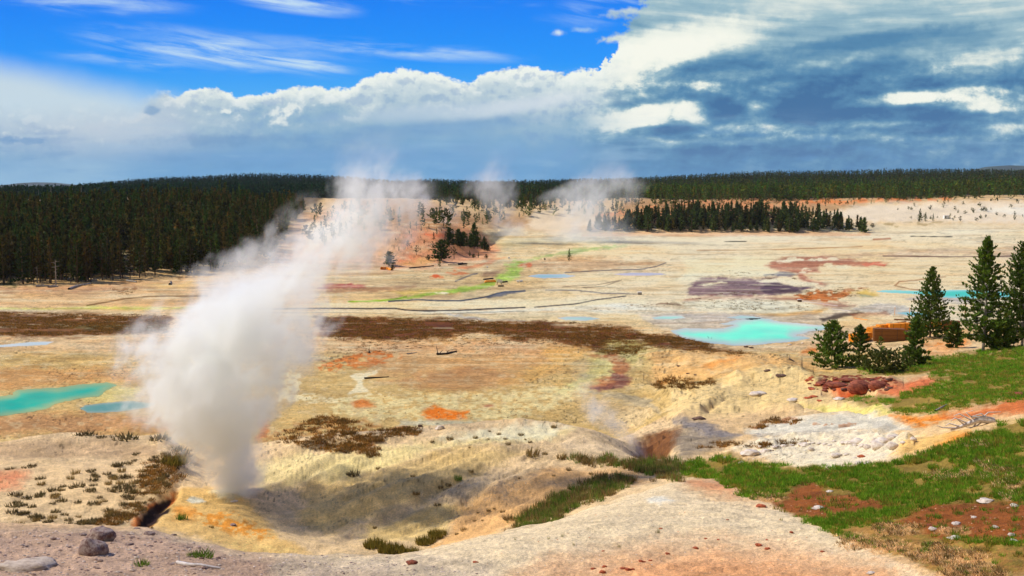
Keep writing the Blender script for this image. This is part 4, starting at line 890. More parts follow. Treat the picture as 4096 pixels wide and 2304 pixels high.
make_steam('steam_plume', [(236, 512, 26, 0.5), (226, 508, 22, 0.8), (214, 502, 21, 1.0), (202, 495, 24, 0.9), (190, 490, 27, 0.7), (178, 490, 26, 0.6), (168, 492, 20, 0.36), (156, 494, 18, 0.12), (146, 494, 16, 0.0)],
           560.0, 560.0, 'faint steam column before the dark ridge, beside the pink mound', 0.06, 0.05, 1.7, 0.9, 0.3)
make_steam('steam_plume', [(244, 585, 60, 0.35), (232, 590, 52, 0.7), (220, 588, 44, 0.9), (208, 588, 42, 1.0), (196, 590, 48, 0.8), (186, 600, 46, 0.7), (176, 606, 38, 0.55), (166, 611, 26, 0.28), (154, 612, 18, 0.08), (144, 612, 14, 0.0)],
           570.0, 570.0, 'broad ragged steam cloud over the far end of the flats', 0.05, 0.05, 1.7, 0.9, 0.3)
make_steam('steam_plume', [(232, 440, 22, 0.4), (220, 436, 26, 0.8), (206, 428, 30, 0.8), (192, 420, 28, 0.55), (180, 414, 22, 0.25), (168, 410, 16, 0.0)],
           520.0, 520.0, 'pale torn steam drifting behind the top of the big plume', 0.05, 0.055, 1.7, 0.9, 0.3)

# ------------------------------------------------------------------ vegetation
def foliage_mat(name, vary=0.35, trans=0.3):
    m, nt, b, o = new_mat(name)
    a_ = nt.nodes.new('ShaderNodeAttribute'); a_.attribute_name = 'Col'
    oi = nt.nodes.new('ShaderNodeObjectInfo')
    f = sstep(E(oi.outputs['Random']), 0.0, 1.0, 1 - vary, 1 + vary, smooth=False)
    vm = nt.nodes.new('ShaderNodeVectorMath'); vm.operation = 'SCALE'; nt.links.new(a_.outputs['Color'], vm.inputs[0]); setin(vm.inputs['Scale'], f)
    nt.links.new(vm.outputs[0], b.inputs['Base Color'])
    b.inputs['Roughness'].default_value = 0.75; b.inputs['Specular IOR Level'].default_value = 0.12
    tl = nt.nodes.new('ShaderNodeBsdfTranslucent'); nt.links.new(vm.outputs[0], tl.inputs['Color'])
    mx = nt.nodes.new('ShaderNodeMixShader'); mx.inputs[0].default_value = trans
    nt.links.new(b.outputs[0], mx.inputs[1]); nt.links.new(tl.outputs[0], mx.inputs[2]); nt.links.new(mx.outputs[0], o.inputs[0])
    return m
M_NEEDLE = foliage_mat('pine_needles'); M_BLADE = foliage_mat('grass_blades', 0.2, 0.45)
M_BARK = simple_mat('pine_bark', (104, 84, 66), 0.9, 0.45, 9.0)
M_GREYWOOD = simple_mat('weathered_wood', (176, 164, 150), 0.9, 0.45, 12.0)
M_PALEWOOD = simple_mat('bleached_wood', (226, 214, 204), 0.85, 0.3, 14.0)

def tube_np(path, radii, seg=6):
    """tapered tube along a path -> verts, quads"""
    path = np.asarray(path, float); V_, F_ = [], []
    for i, p in enumerate(path):
        t = path[min(i + 1, len(path) - 1)] - path[max(i - 1, 0)]; t = t / (np.linalg.norm(t) + 1e-9)
        u = np.cross(t, [0.31, 0.87, 0.2]); u /= np.linalg.norm(u) + 1e-9; w = np.cross(t, u)
        for k in range(seg):
            a = 2 * math.pi * k / seg; V_.append(p + radii[i] * (math.cos(a) * u + math.sin(a) * w))
    for i in range(len(path) - 1):
        for k in range(seg):
            k2 = (k + 1) % seg; F_.append((i * seg + k, i * seg + k2, (i + 1) * seg + k2, (i + 1) * seg + k))
    return np.array(V_), np.array(F_, int)
def tubes_mesh(name, tubes, mat, parent=None, link_=True):
    Vs, Fs, o = [], [], 0
    for path, rad, seg in tubes:
        v, f = tube_np(path, rad, seg); Vs.append(v); Fs.append(f + o); o += len(v)
    return mesh_np(name, np.concatenate(Vs), np.concatenate(Fs), mat, parent=parent, link_=link_, smooth=True)

def crown_np(rng, nbr, ncl, ntri, R, t0, size, power=0.8, up0=0.0, up1=0.6, gap=0.0, col=(48, 56, 22), irregular=0.35, sc_=0.06):
    """needle tufts on whorled branches of a tree one unit tall -> (n, 3, 3) triangles and colours"""
    tris, cols, stubs = [], [], []
    base = np.array(lin(*col)) * 1.7
    lop = rng.uniform(0, 2 * math.pi)
    for i in range(nbr):
        t = t0 + (1 - t0) * (i + rng.uniform(0, 1)) / nbr
        if rng.random() < gap * (1 - t) * 1.6: continue
        s = (1 - t) / (1 - t0)
        L = R * (s ** power * 0.97 + 0.03) * rng.uniform(1 - irregular, 1 + irregular * 0.6)
        if s > 0.85: L *= 0.75 + rng.uniform(-.2, .2)
        a = i * 2.399 + rng.uniform(-0.5, 0.5)
        L *= 1 + 0.14 * math.cos(a - lop)
        up = up0 + (up1 - up0) * (t - t0) / (1 - t0) + rng.uniform(-0.12, 0.12)
        d = np.array([math.cos(a), math.sin(a), up]); tip = np.array([0, 0, t]) + d * L
        stubs.append((np.array([0, 0, t]), tip))
        bl = rng.uniform(0.75, 1.25)
        n = max(2, int(ncl * (0.35 + 0.65 * L / R)))
        for k in range(n):
            q = (0.22 + 0.78 * (k + rng.uniform(0, 0.9)) / n)
            c = np.array([0, 0, t]) + d * L * q + np.array([0, 0, -0.05 * L * math.sin(q * 3)]) + rng.normal(0, sc_ * L + 0.003, 3) * [1, 1, 0.6]
            sz = size * rng.uniform(0.6, 1.25) * (0.7 + 0.3 * s)
            cc = base * bl * rng.uniform(0.7, 1.35)
            if rng.random() < 0.12: cc = cc * np.array([1.5, 1.1, 0.8])
            for m in range(ntri):
                ax = rng.normal(0, 1, 3); ax[2] = abs(ax[2]) * 0.8 + 0.35; ax += d * 0.8; ax /= np.linalg.norm(ax)
                sd = rng.normal(0, 1, 3); sd -= ax * sd.dot(ax); sd /= np.linalg.norm(sd) + 1e-9
                tris.append([c - ax * sz * 0.35 + sd * sz * 0.42, c - ax * sz * 0.35 - sd * sz * 0.42, c + ax * sz]); cols.append(cc)
    # leader
    for k in range(6 * ntri):
        c = np.array([0, 0, rng.uniform(0.93, 1.0)]); ax = np.array([rng.normal(0, .35), rng.normal(0, .35), 1.0]); sd = np.array([rng.normal(), rng.normal(), 0]); sd /= np.linalg.norm(sd)
        tris.append([c - sd * size * .3, c + sd * size * .3, c + ax * size]); cols.append(base)
    return np.array(tris), np.array(cols), stubs
def tri_mesh(name, tris, cols, mat, parent=None, link_=False):
    V_ = tris.reshape(-1, 3); return mesh_np(name, V_, np.arange(len(V_)).reshape(-1, 3), mat, np.repeat(cols, 3, 0), parent=parent, link_=link_)
class PineKind:
    def __init__(self, seed, trunk_r, bare=False, bark=None, **kw):
        rng = np.random.default_rng(seed)
        tr, co, st = crown_np(rng, **kw)
        self.tris, self.cols = tr, co
        self.crown = tri_mesh('crown', tr, co, M_NEEDLE)
        bend = rng.normal(0, 0.008, 2)
        path = [(0, 0, -0.03)] + [(bend[0] * math.sin(t * 3), bend[1] * math.sin(t * 3), t) for t in np.linspace(0.1, 0.97, 6)]
        tubes = [(path, [trunk_r * (1.15 - 0.95 * t) for t in np.linspace(0, 1, 7)], 7)]
        if bare:
            for p, q in st[::2]: tubes.append(([p, p * 0.45 + q * 0.55, p * 0.1 + q * 0.9], [trunk_r * 0.28, trunk_r * 0.2, trunk_r * 0.1], 4))
            for k in range(16):
                h_ = rng.uniform(0.04, kw['t0'] + 0.12); a = rng.uniform(0, 6.28); l_ = rng.uniform(0.04, 0.10)
                tubes.append(([(0, 0, h_), (math.cos(a) * l_ * .6, math.sin(a) * l_ * .6, h_ + rng.uniform(-.01, .015)), (math.cos(a) * l_, math.sin(a) * l_, h_ + rng.uniform(-.03, .01))], [trunk_r * .22, trunk_r * .16, trunk_r * .06], 4))
        self.trunk = tubes_mesh('trunk', tubes, bark or M_BARK, link_=False)
    def place(self, p, h, rz, label, group=None, name='pine_tree', wx=1.0):
        r = bpy.data.objects.new(name, None); r.empty_display_size = 0.5; COL.objects.link(r)
        r.location = p; r.scale = (h * wx, h * wx, h); r.rotation_euler = (0, 0, rz)
        for nm, me in (('trunk', self.trunk), ('crown', self.crown)):
            o = bpy.data.objects.new(nm, me); o.parent = r; COL.objects.link(o)
        return tag(r, label, 'pine tree', group)
DK = (40, 52, 20)
# large near pines, each its own shape
def near_pine(u, v, vtop, hwpx, seed, label, dmin=110, name='pine_tree', **kw):
    p = at(u, v, dmin); a, dzt = ray(u, vtop); h_ = CZ + p.y * float(dzt) - p.z
    kw = dict(dict(nbr=110, ncl=18, ntri=4, t0=0.05, power=0.85, up0=-0.05, up1=0.8, col=(76, 96, 32)), **kw)
    kw['nbr'] = int(kw['nbr'] * 1.0)
    kw.setdefault('sc_', 0.05); kw['R'] = hwpx * 1.36 / FPX * p.y / h_
    kw['size'] = kw.get('size', 0.5) * 0.78 / h_
    bare = kw.pop('bare', False); tr = kw.pop('trunk_r', 0.012); bark = kw.pop('bark', None)
    k = PineKind(seed, tr, bare, bark, **kw)
    k.place(p + Vector((0, 0, -0.1)), h_, seed, label, name=name)
    return p, h_
near_pine(832, 368.5, 321, 19, 1, 'young bushy pine, leftmost of the pines on the near right rise', nbr=130, up0=0.1, power=0.7, gap=0.1)
near_pine(859, 367, 325, 14, 2, 'open young pine in front of the orange lumber stack', nbr=90, up0=0.0, power=0.8, gap=0.3)
near_pine(914.5, 366, 317, 13, 3, 'narrow young pine with a thin spire in front of the lumber', nbr=110, power=0.75, gap=0.2)
near_pine(930, 337.5, 267, 20, 4, 'tall even cone shaped pine behind the lumber stacks', dmin=150, nbr=230, power=0.92, up0=-0.05, t0=0.05, size=0.55)
near_pine(983, 351, 237, 21, 5, 'tallest pine, with sparse upper branches and bare grey lower twigs', nbr=250, power=0.75, t0=0.10, gap=0.38, bare=True, bark=M_GREYWOOD, size=0.6, up0=-0.15, irregular=0.5)
near_pine(1022, 346, 240, 26, 6, 'tall dense pine cut by the right edge', nbr=260, power=0.75, t0=0.10, gap=0.15, bare=True, bark=M_GREYWOOD, size=0.6, up0=-0.1, irregular=0.45)
near_pine(884, 373, 351, 23, 7, 'low spreading pine scrub below the young pines', nbr=120, ncl=10, power=0.35, t0=0.03, up0=0.25, up1=0.5, size=0.42, irregular=0.5, col=(58, 64, 26))
near_pine(880, 360, 337, 6, 8, 'thin see-through sapling between two young pines', nbr=34, ncl=5, power=0.5, gap=0.3, size=0.4)
near_pine(1003, 349, 322, 15, 9, 'low bushy pine at the foot of the tall pines', nbr=110, power=0.5, t0=0.03, up0=0.1, gap=0.1)
near_pine(955, 347, 322, 9, 10, 'small dark pine tucked under the cone shaped pine', nbr=70, power=0.6, gap=0.1)
near_pine(846, 337.8, 333, 3.5, 12, 'tiny round shrub left of the orange lumber', dmin=150, name='shrub', nbr=40, ncl=5, power=0.3, t0=0.05, up0=0.3, size=0.3)

# kinds for the woods
KINDS = [PineKind(20 + i, 0.013, False, None, nbr=46, ncl=4, ntri=2, R=R_, t0=t0_, size=0.062, power=pw, up0=-0.15, up1=0.6, gap=0.12, col=c_, irregular=0.4)
         for i, (R_, t0_, pw, c_) in enumerate([(0.15, 0.10, 0.8, (50, 58, 20)), (0.13, 0.18, 0.7, (58, 54, 20)), (0.17, 0.08, 0.85, (44, 58, 20)), (0.12, 0.14, 0.6, (62, 52, 22)), (0.16, 0.22, 0.65, (46, 46, 18))])]
YOUNG = [PineKind(40 + i, 0.02, False, None, nbr=40, ncl=4, ntri=2, R=R_, t0=0.08, size=0.085, power=pw, up0=0.1, up1=0.7, gap=0.1, col=(54, 66, 28), irregular=0.45)
         for i, (R_, pw) in enumerate([(0.24, 0.8), (0.2, 0.7), (0.3, 0.6), (0.17, 0.75)])]
OPENP = [PineKind(50 + i, 0.022, False, None, nbr=24, ncl=4, ntri=2, R=R_, t0=0.35, size=0.11, power=0.4, up0=0.15, up1=0.6, gap=0.2, col=(52, 58, 26), irregular=0.55) for i, R_ in enumerate([0.28, 0.34])]
DENSE = [PineKind(70 + i, 0.02, False, None, nbr=80, ncl=7, ntri=2, R=R_, t0=0.1, size=0.10, power=0.6, up0=0.0, up1=0.7, gap=0.08, col=(50, 62, 24), irregular=0.45) for i, R_ in enumerate([0.30, 0.36])]
BUSHY = [PineKind(60, 0.03, False, None, nbr=36, ncl=4, ntri=2, R=0.5, t0=0.05, size=0.17, power=0.3, up0=0.4, up1=0.9, gap=0.1, col=(52, 56, 26), irregular=0.5)]

def in_poly(x, y, P):
    c = False; n = len(P)
    for i in range(n):
        ax, ay = P[i]; bx, by = P[(i + 1) % n]
        if ((ay > y) != (by > y)) and x < (bx - ax) * (y - ay) / (by - ay + 1e-12) + ax: c = not c
    return c
WOOD = F0([(-500, 730), (0, 716), (180, 714), (330, 702), (480, 690), (600, 668), (680, 652), (715, 610), (745, 560), (770, 525), (850, 492), (880, 440), (-500, 440)])
rs = random.Random(3)
wood_pts = []
tries = 0
while len(wood_pts) < 3100 and tries < 60000:
    tries += 1
    u = rs.uniform(-110, 325); a = float(ray(u, 240)[0]); db = float(np.interp(a, A, Db))
    d = db - 6 + 240 * rs.random() ** 1.25
    p = Vector((a * d, d, height(a * d, d))); uu, vv = project(p.x, p.y, p.z)
    if not in_poly(float(uu), float(vv), WOOD): continue
    if d - db < 10 and rs.random() < 0.5: continue
    if (118 < u < 132 and 10 < d - db < 60): continue
    if abs(u - 44) < 3 and 15 < d - db < 55: continue
    wood_pts.append((d - db, p, u))
wood_pts.sort(key=lambda q: q[0])
for i, (dd_, p, u) in enumerate(wood_pts[:118]):
    h_ = rs.uniform(11, 16.5) * (1 - 0.25 * max(0, (u - 200) / 120))
    if rs.random() < 0.12: h_ *= 0.6
    rs.choice(KINDS).place(p, h_, rs.uniform(0, 6.28), 'dark tall pine in the front rows of the dense wood left of the flats', 'pines along the front of the left wood', wx=rs.uniform(0.85, 1.25))
# the pines beyond the counted ones: one mass
big_t, big_c = [], []
def add_low(kind, p, h_, rz, wx, sub, cmul=(1, 1, 1), grow=1.0):
    tr = kind.tris
    n = len(tr); idx = RNG.choice(n, min(sub, n), replace=False)
    t_ = tr[idx].copy()
    if grow != 1.0:
        c_ = t_.mean(1, keepdims=True); t_ = c_ + (t_ - c_) * grow
    c, s = math.cos(rz), math.sin(rz)
    x = t_[..., 0] * c - t_[..., 1] * s; y = t_[..., 0] * s + t_[..., 1] * c
    t_ = np.stack([x * h_ * wx + p[0], y * h_ * wx + p[1], t_[..., 2] * h_ + p[2]], -1)
    big_t.append(t_.astype(np.float32)); big_c.append((kind.cols[idx] * np.array(cmul) * rs.uniform(0.65, 1.35)).astype(np.float32))
for i, (dd_, p, u) in enumerate(wood_pts[118:]):
    h_ = rs.uniform(9.5, 14.5) * (1 - 0.3 * max(0, (u - 200) / 120))
    if rs.random() < 0.04: h_ *= 1.25
    add_low(rs.choice(KINDS), p, h_, rs.uniform(0, 6.28), rs.uniform(0.8, 1.25), 110, grow=1.5)
# scattered trees on the slopes in the middle distance and the skyline forest
def scat(n, poly, dmin, hlo, hhi, kinds, sub, cm=(1, 1, 1), grow=1.6):
    P = poly; x0 = min(p[0] for p in P); x1 = max(p[0] for p in P); y0 = min(p[1] for p in P); y1 = max(p[1] for p in P)
    k = 0; t = 0
    while k < n and t < n * 30:
        t += 1; u, v = rs.uniform(x0, x1), rs.uniform(y0, y1)
        if not in_poly(u, v, P): continue
        p = at(u, v, dmin)
        if p is None: continue
        add_low(rs.choice(kinds), p, rs.uniform(hlo, hhi), rs.uniform(0, 6.28), rs.uniform(0.9, 1.4), sub, cm, grow); k += 1
scat(120, F0([(1030, 555), (1160, 520), (1320, 500), (1560, 505), (1580, 540), (1330, 545), (1220, 575), (1080, 580)]), 330, 4, 9, YOUNG + OPENP, 60)
scat(70, F0([(770, 530), (900, 510), (1000, 520), (1040, 560), (880, 610), (790, 640), (760, 580)]), 330, 3, 7, YOUNG + OPENP, 60)
scat(260, F0([(1480, 540), (1560, 515), (1800, 500), (2200, 496), (2390, 500), (2280, 510), (2050, 525), (1850, 530), (1600, 550)]), 690, 2.5, 6, YOUNG + OPENP, 40)
scat(260, F0([(1560, 512), (1800, 498), (2576, 492), (2576, 503), (2000, 506), (1600, 520)]), 690, 6, 12, KINDS + YOUNG, 50)
scat(520, F0([(860, 478), (1050, 492), (1110, 515), (1200, 530), (1330, 526), (1440, 512), (1560, 506), (1560, 488), (1000, 470)]), 560, 7, 12, KINDS, 60, (0.8, 1.0, 0.8), 2.2)
scat(50, F0([(2200, 505), (2576, 505), (2576, 560), (2300, 560)]), 690, 1.5, 3.5, BUSHY, 30)
GROVE = F0([(1462, 583), (1500, 570), (1560, 555), (1640, 545), (1700, 535), (1850, 530), (1960, 532), (2040, 540), (2100, 555), (2180, 575), (2175, 586), (2080, 580), (1960, 588), (1880, 584), (1760, 583), (1600, 586)])
scat(320, GROVE, 640, 5, 11, YOUNG[:2] + KINDS[:2], 120, grow=2.2)
nfar = 0
while nfar < 30000:
    a = rs.uniform(-0.62, 0.62); d = 955 + (2420 - 955) * rs.random() ** 1.5
    if rs.random() > 0.35 + 0.65 * d / 2400: continue
    z_ = height(a * d, d)
    h_ = rs.uniform(9, 14) * (1.15 if rs.random() < 0.05 else 1)
    uu = 512 + FPX * a
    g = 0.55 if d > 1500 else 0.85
    cm = (1.1, 1.5, 0.6) if d < 1250 and uu > 560 else (0.22 * g, 0.62 * g, 1.1 * g) if uu < 350 else (0.5 * g, 0.9 * g, 0.9 * g) if uu < 600 else (1.0 * g, 1.25 * g, 0.7 * g)  # far pines on the left turned bluer: air haze put into the needle colour
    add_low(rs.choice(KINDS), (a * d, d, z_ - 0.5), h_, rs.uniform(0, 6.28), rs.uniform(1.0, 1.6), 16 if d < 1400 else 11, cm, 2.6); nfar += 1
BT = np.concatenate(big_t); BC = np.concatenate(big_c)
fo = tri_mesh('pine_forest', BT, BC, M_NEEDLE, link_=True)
tag(fo, 'dark pine forest filling the left hill and the far ridges', 'forest', None, 'stuff')
print('forest tris', len(BT))

# ridge grove in the middle right
GROVE = F0([(1462, 583), (1500, 570), (1560, 555), (1640, 545), (1700, 535), (1850, 530), (1960, 532), (2040, 540), (2100, 555), (2180, 575), (2175, 586), (2080, 580), (1960, 588), (1880, 584), (1760, 583), (1600, 586)])
k = 0; t = 0
while k < 118 and t < 9000:
    t += 1; u, v = rs.uniform(580, 870), rs.uniform(209, 236)
    if not in_poly(u, v, GROVE): continue
    p = at(u, v, 640)
    if p is None or p.y > 800: continue
    k += 1
    h_ = rs.uniform(6, 13) if 640 < u < 800 else rs.uniform(5, 9)
    rs.choice(YOUNG[:2] + [YOUNG[3]] + KINDS[:2]).place(p, h_, rs.uniform(0, 6.28), 'small dark pine in the long grove on the low ridge right of centre', 'pines of the grove on the low ridge', wx=rs.uniform(1.8, 2.6))
# pines and saplings of the pink mound: (x, y of the foot, height) in the enlarged piece
MOUND = [(1500, 520, 260, 'K', 'broad dark pine at the front of the clump on the pink mound'), (1478, 605, 130, 'Y', 'dense young pine at the foot of the broad dark pine on the mound'),
         (1663, 500, 150, 'O', 'open pine with a bare trunk just right of the broad dark pine'), (1385, 392, 110, 'O', 'leaning open pine left of the clump on the pink mound'), (1425, 385, 90, 'O', 'small open pine against the left side of the clump'),
         (1400, 255, 95, 'Y', 'young pine above the clump beside the red soil'), (1180, 452, 120, 'O', 'lone round topped pine on the open pink slope'), (1068, 372, 105, 'O', 'lone pine on the pink slope, left of the round topped one'),
         (952, 398, 58, 'Y', 'small conical sapling at the left of the pink slope'), (1280, 322, 62, 'O', 'small crooked sapling below the red soil'), (1335, 520, 66, 'B', 'bushy sapling on the peach coloured lower slope'),
         (1865, 470, 78, 'Y', 'tallest of the small firs right of the mound'), (1915, 492, 50, 'B', 'round bush joined to the tallest small fir'), (1978, 490, 70, 'Y', 'middle small fir at the right foot of the mound'), (2076, 498, 50, 'B', 'low wide bush, rightmost at the foot of the mound'),
         (825, 590, 180, 'K', 'dark pine half hidden in the edge of the steam'), (868, 645, 62, 'B', 'dark bush beside the yellow timber near the steam'), (85, 200, 155, 'O', 'tall open pine on the pale slope above the steam')]
for x, y, hp, kd, lab in MOUND:
    u, v = Z7([(x, y)])[0]; p = at(u, v, 330); h_ = hp * 0.0776 / FPX * p.y
    {'K': DENSE[1], 'Y': rs.choice(YOUNG[:2]), 'O': rs.choice(OPENP), 'B': BUSHY[0]}[kd].place(p, h_, rs.uniform(0, 6), lab, wx=1.6 if kd == 'K' else 1.2)
for x, y, hp in [(1550, 330, 190), (1600, 345, 210), (1650, 345, 240), (1700, 345, 220), (1745, 350, 210), (1790, 350, 240), (1830, 355, 230), (1880, 362, 220), (1920, 365, 240), (1965, 372, 200), (2010, 385, 180), (2050, 395, 150), (2095, 405, 110), (1580, 320, 160), (1720, 330, 170)]:
    u, v = Z7([(x, y)])[0]; p = at(u, v, 330); rs.choice(DENSE + KINDS[:1]).place(p, hp * rs.uniform(0.75, 1.3) * 0.0776 / FPX * p.y, rs.uniform(0, 6), 'dark pine in the tight clump on the right shoulder of the pink mound', 'pines of the clump on the pink mound', wx=rs.uniform(0.9, 1.3))
for x, y, hp in [(1110, 362, 40), (910, 282, 52), (1085, 192, 58), (1110, 232, 48), (1230, 232, 34), (1440, 185, 78), (1100, 112, 90), (1180, 104, 80), (1240, 140, 60), (1340, 112, 60), (1530, 84, 80), (1500, 152, 46), (1340, 415, 36), (905, 480, 34), (1015, 385, 24)]:
    u, v = Z7([(x, y)])[0]; p = at(u, v, 330); rs.choice(YOUNG + OPENP).place(p, hp * 0.0776 / FPX * p.y, rs.uniform(0, 6), 'small scattered sapling on the upper and left part of the pink mound', 'saplings scattered over the pink mound', wx=1.2)
for x, y, hp in [(15, 150, 150), (185, 115, 90), (270, 112, 88), (190, 212, 105), (110, 312, 118), (20, 292, 80), (140, 52, 60)]:
    u, v = Z7([(x, y)])[0]; p = at(u, v, 330); rs.choice(YOUNG + OPENP).place(p, hp * 0.0776 / FPX * p.y, rs.uniform(0, 6), 'pine sapling on the pale slope between the wood and the steam', 'saplings on the pale slope', wx=1.1)
for x, y, hp, m_, lab in [(1650, 732, 85, Z5, 'lone dark fir standing on the open middle flats'), (1473, 727, 16, Z5, 'tiny bush left of the lone fir on the flats'), (1716, 447, 90, Z6, 'tallest and leftmost of three pines on the far right slope'), (1757, 446, 64, Z6, 'middle one of three pines on the far right slope'), (1812, 443, 52, Z6, 'smallest and rightmost of three pines on the far right slope'), (1375, 492, 30, Z6, 'small bush just right of the ridge grove')]:
    u, v = m_([(x, y)])[0]; p = at(u, v, 300); h_ = hp * 0.138 / FPX * p.y; (YOUNG[1] if hp > 40 else BUSHY[0]).place(p, h_, 1.0, lab, wx=1.6 if kd == 'K' else 1.2)

# grass tufts ------------------------------------------------------------------
def tuft_tris(rng, n, spread, h0, h1, wid, c1, c2, lean=0.5):
    tr = np.zeros((n, 3, 3)); co = np.zeros((n, 3)); c1 = np.array(lin(*c1)) * 1.9; c2 = np.array(lin(*c2)) * 1.9
    for i in range(n):
        a = rng.uniform(0, 6.28); r = spread * math.sqrt(rng.random()); b = np.array([r * math.cos(a), r * math.sin(a), 0])
        hh = rng.uniform(h0, h1) * (1 - 0.35 * r / spread); a2 = a + rng.normal(0, 0.7); tip = b + np.array([math.cos(a2) * lean * hh * rng.uniform(.1, 1), math.sin(a2) * lean * hh * rng.uniform(.1, 1), hh])
        s = rng.normal(0, 1, 3); s[2] = 0; s /= np.linalg.norm(s) + 1e-9
        tr[i] = [b - s * wid, b + s * wid, tip]; t = rng.random(); co[i] = (c1 * (1 - t) + c2 * t) * rng.uniform(0.7, 1.3)
    return tr, co
rg = np.random.default_rng(5)
TUFT = {'dry': [tuft_tris(rg, 70, 0.55, 0.5, 1.0, 0.045, (120, 92, 54), (86, 78, 40), 0.7) for _ in range(3)],
        'green': [tuft_tris(rg, 90, 0.5, 0.5, 1.0, 0.04, (88, 104, 36), (60, 80, 26), 0.6) for _ in range(3)],
        'dark': [tuft_tris(rg, 80, 0.7, 0.35, 0.8, 0.06, (92, 76, 50), (62, 58, 34), 0.8) for _ in range(3)],
        'thin': [tuft_tris(rg, 22, 0.3, 0.6, 1.0, 0.02, (112, 108, 56), (90, 84, 40), 0.45) for _ in range(2)],
        'straw': [tuft_tris(rg, 80, 0.8, 0.25, 0.6, 0.04, (206, 176, 128), (176, 140, 92), 0.9) for _ in range(2)],
        'bush': [tuft_tris(rg, 420, 0.75, 0.5, 0.85, 0.035, (112, 92, 36), (70, 68, 24), 0.5) for _ in range(2)]}
TUFT_ME = {k: [tri_mesh('grass_tuft', *t, M_BLADE) for t in v] for k, v in TUFT.items()}
def tuft(u, v, wpx, kind, label, group=None, dmin=14, name='grass_tuft', hk=1.0, cat='grass tuft'):
    p = at(u, v, dmin)
    if p is None: return
    w = wpx / FPX * p.y
    o = bpy.data.objects.new(name, rs.choice(TUFT_ME[kind])); COL.objects.link(o)
    o.location = p + Vector((0, 0, -0.02 * w)); s = w / 1.2; o.scale = (s, s, s * hk); o.rotation_euler = (0, 0, rs.uniform(0, 6.28))
    return tag(o, label, cat, group)
SL = Z1([(250, 740), (480, 700), (860, 640), (980, 560), (1060, 570), (1360, 560), (1330, 680), (1200, 820), (1000, 1000), (880, 1090), (80, 1095), (60, 900), (120, 850), (330, 850)])
k = 0
while k < 120:
    u, v = rs.uniform(0, 190), rs.uniform(445, 530)
    if not in_poly(u, v, SL): continue
    w_ = (u / 190) * 0.7 + ((v - 445) / 85) * 0.5
    if rs.random() > w_ + 0.12: continue
    k += 1
    tuft(u, v, rs.uniform(5.0, 10.0), 'dark' if rs.random() < 0.75 else 'dry', 'small dark dry tuft dotted over the pale slope left of the steam', 'dark tufts on the slope left of the steam', dmin=42)
for x, y, w, kd, lab in [(110, 870, 85, 'dark', 'upper of two round dark tufts at the left edge of the slope'), (105, 950, 95, 'dark', 'lower of two round dark tufts at the left edge of the slope'), (1250, 640, 150, 'bush', 'large green brown bush where the left slope meets the steam'), (560, 810, 100, 'dark', 'widest dark tuft in the middle of the left slope'), (885, 825, 110, 'dark', 'spreading dark tuft above the dark runoff channel'), (1310, 1040, 95, 'green', 'rounded green brown tuft on the yellow vent floor'), (1085, 1108, 50, 'dry', 'small dry tuft beside the lower end of the dark runoff'), (1525, 1100, 40, 'dry', 'thin reddish tuft on the yellow vent floor')]:
    tuft(*Z1([(x, y)])[0], w * 0.139, kd, lab, dmin=42, hk=0.9)
for x, y, w, lab in [(620, 440, 130, 'long green brown tuft on the rim of the left slope'), (735, 450, 60, 'short dark tuft right of the long rim tuft'), (900, 462, 160, 'wide dry fringe of grass on the rim of the left slope'), (1160, 462, 130, 'dry grass clump on the rim next to the steam'), (1270, 540, 110, 'dark green clump under the small ledge beside the steam'), (210, 665, 80, 'greenish tuft above the reddish soil patch'), (75, 680, 60, 'small green tuft at the far left above the red soil')]:
    tuft(*Z1([(x, y)])[0], w * 0.139, 'dark', lab, dmin=55, hk=0.6)
for x, y, w, kd, lab in [(840, 755, 75, 'green', 'largest spiky green tuft on the shaded slope'), (935, 700, 38, 'dry', 'small spiky tuft right above the largest one on the shaded slope'), (690, 940, 45, 'dark', 'dark upright tuft low on the shaded slope'), (1440, 950, 75, 'green', 'tall spiky tuft left of the grass strip'), (1200, 1040, 75, 'dry', 'brown spiky tuft below the shaded slope'), (1850, 800, 95, 'green', 'green tuft at the upper end of the grass strip'), (540, 860, 60, 'dry', 'brown tuft in the hollow of the shaded slope'), (90, 720, 90, 'dark', 'wide flat dark tuft at the left part of the shadow'), (205, 590, 65, 'dry', 'dry tuft on the sunlit crest near the steam'), (1375, 580, 110, 'dry', 'wide dry tuft on the sunlit upper slope'), (1590, 600, 90, 'dry', 'reddish dry tuft before the second steam vent')]:
    tuft(*Z2([(x, y)])[0], w * 0.139, kd, lab, dmin=44)
for x, y, w in [(1060, 980, 32), (1100, 965, 22), (985, 995, 24), (960, 1055, 26), (1015, 1050, 18), (770, 800, 46), (715, 815, 40), (240, 1105, 34), (265, 680, 40), (515, 735, 40), (1135, 430, 36), (1295, 435, 44), (1065, 408, 24), (965, 455, 44), (780, 465, 50), (655, 485, 34), (1060, 465, 20), (1185, 465, 34), (1360, 488, 34), (1325, 466, 20), (1465, 575, 46), (1530, 380, 48), (1200, 503, 40), (925, 526, 26), (1710, 610, 60), (1800, 716, 36), (1530, 728, 26), (1280, 746, 20), (880, 1120, 50), (830, 1150, 30), (1160, 990, 40), (1240, 1090, 30), (1640, 690, 50), (1900, 720, 40)]:
    tuft(*Z2([(x, y)])[0], w * 0.139, 'dry', 'small brown grass tuft on the pale ridge beyond the vent hollow', 'small tufts on the pale ridge', dmin=44)
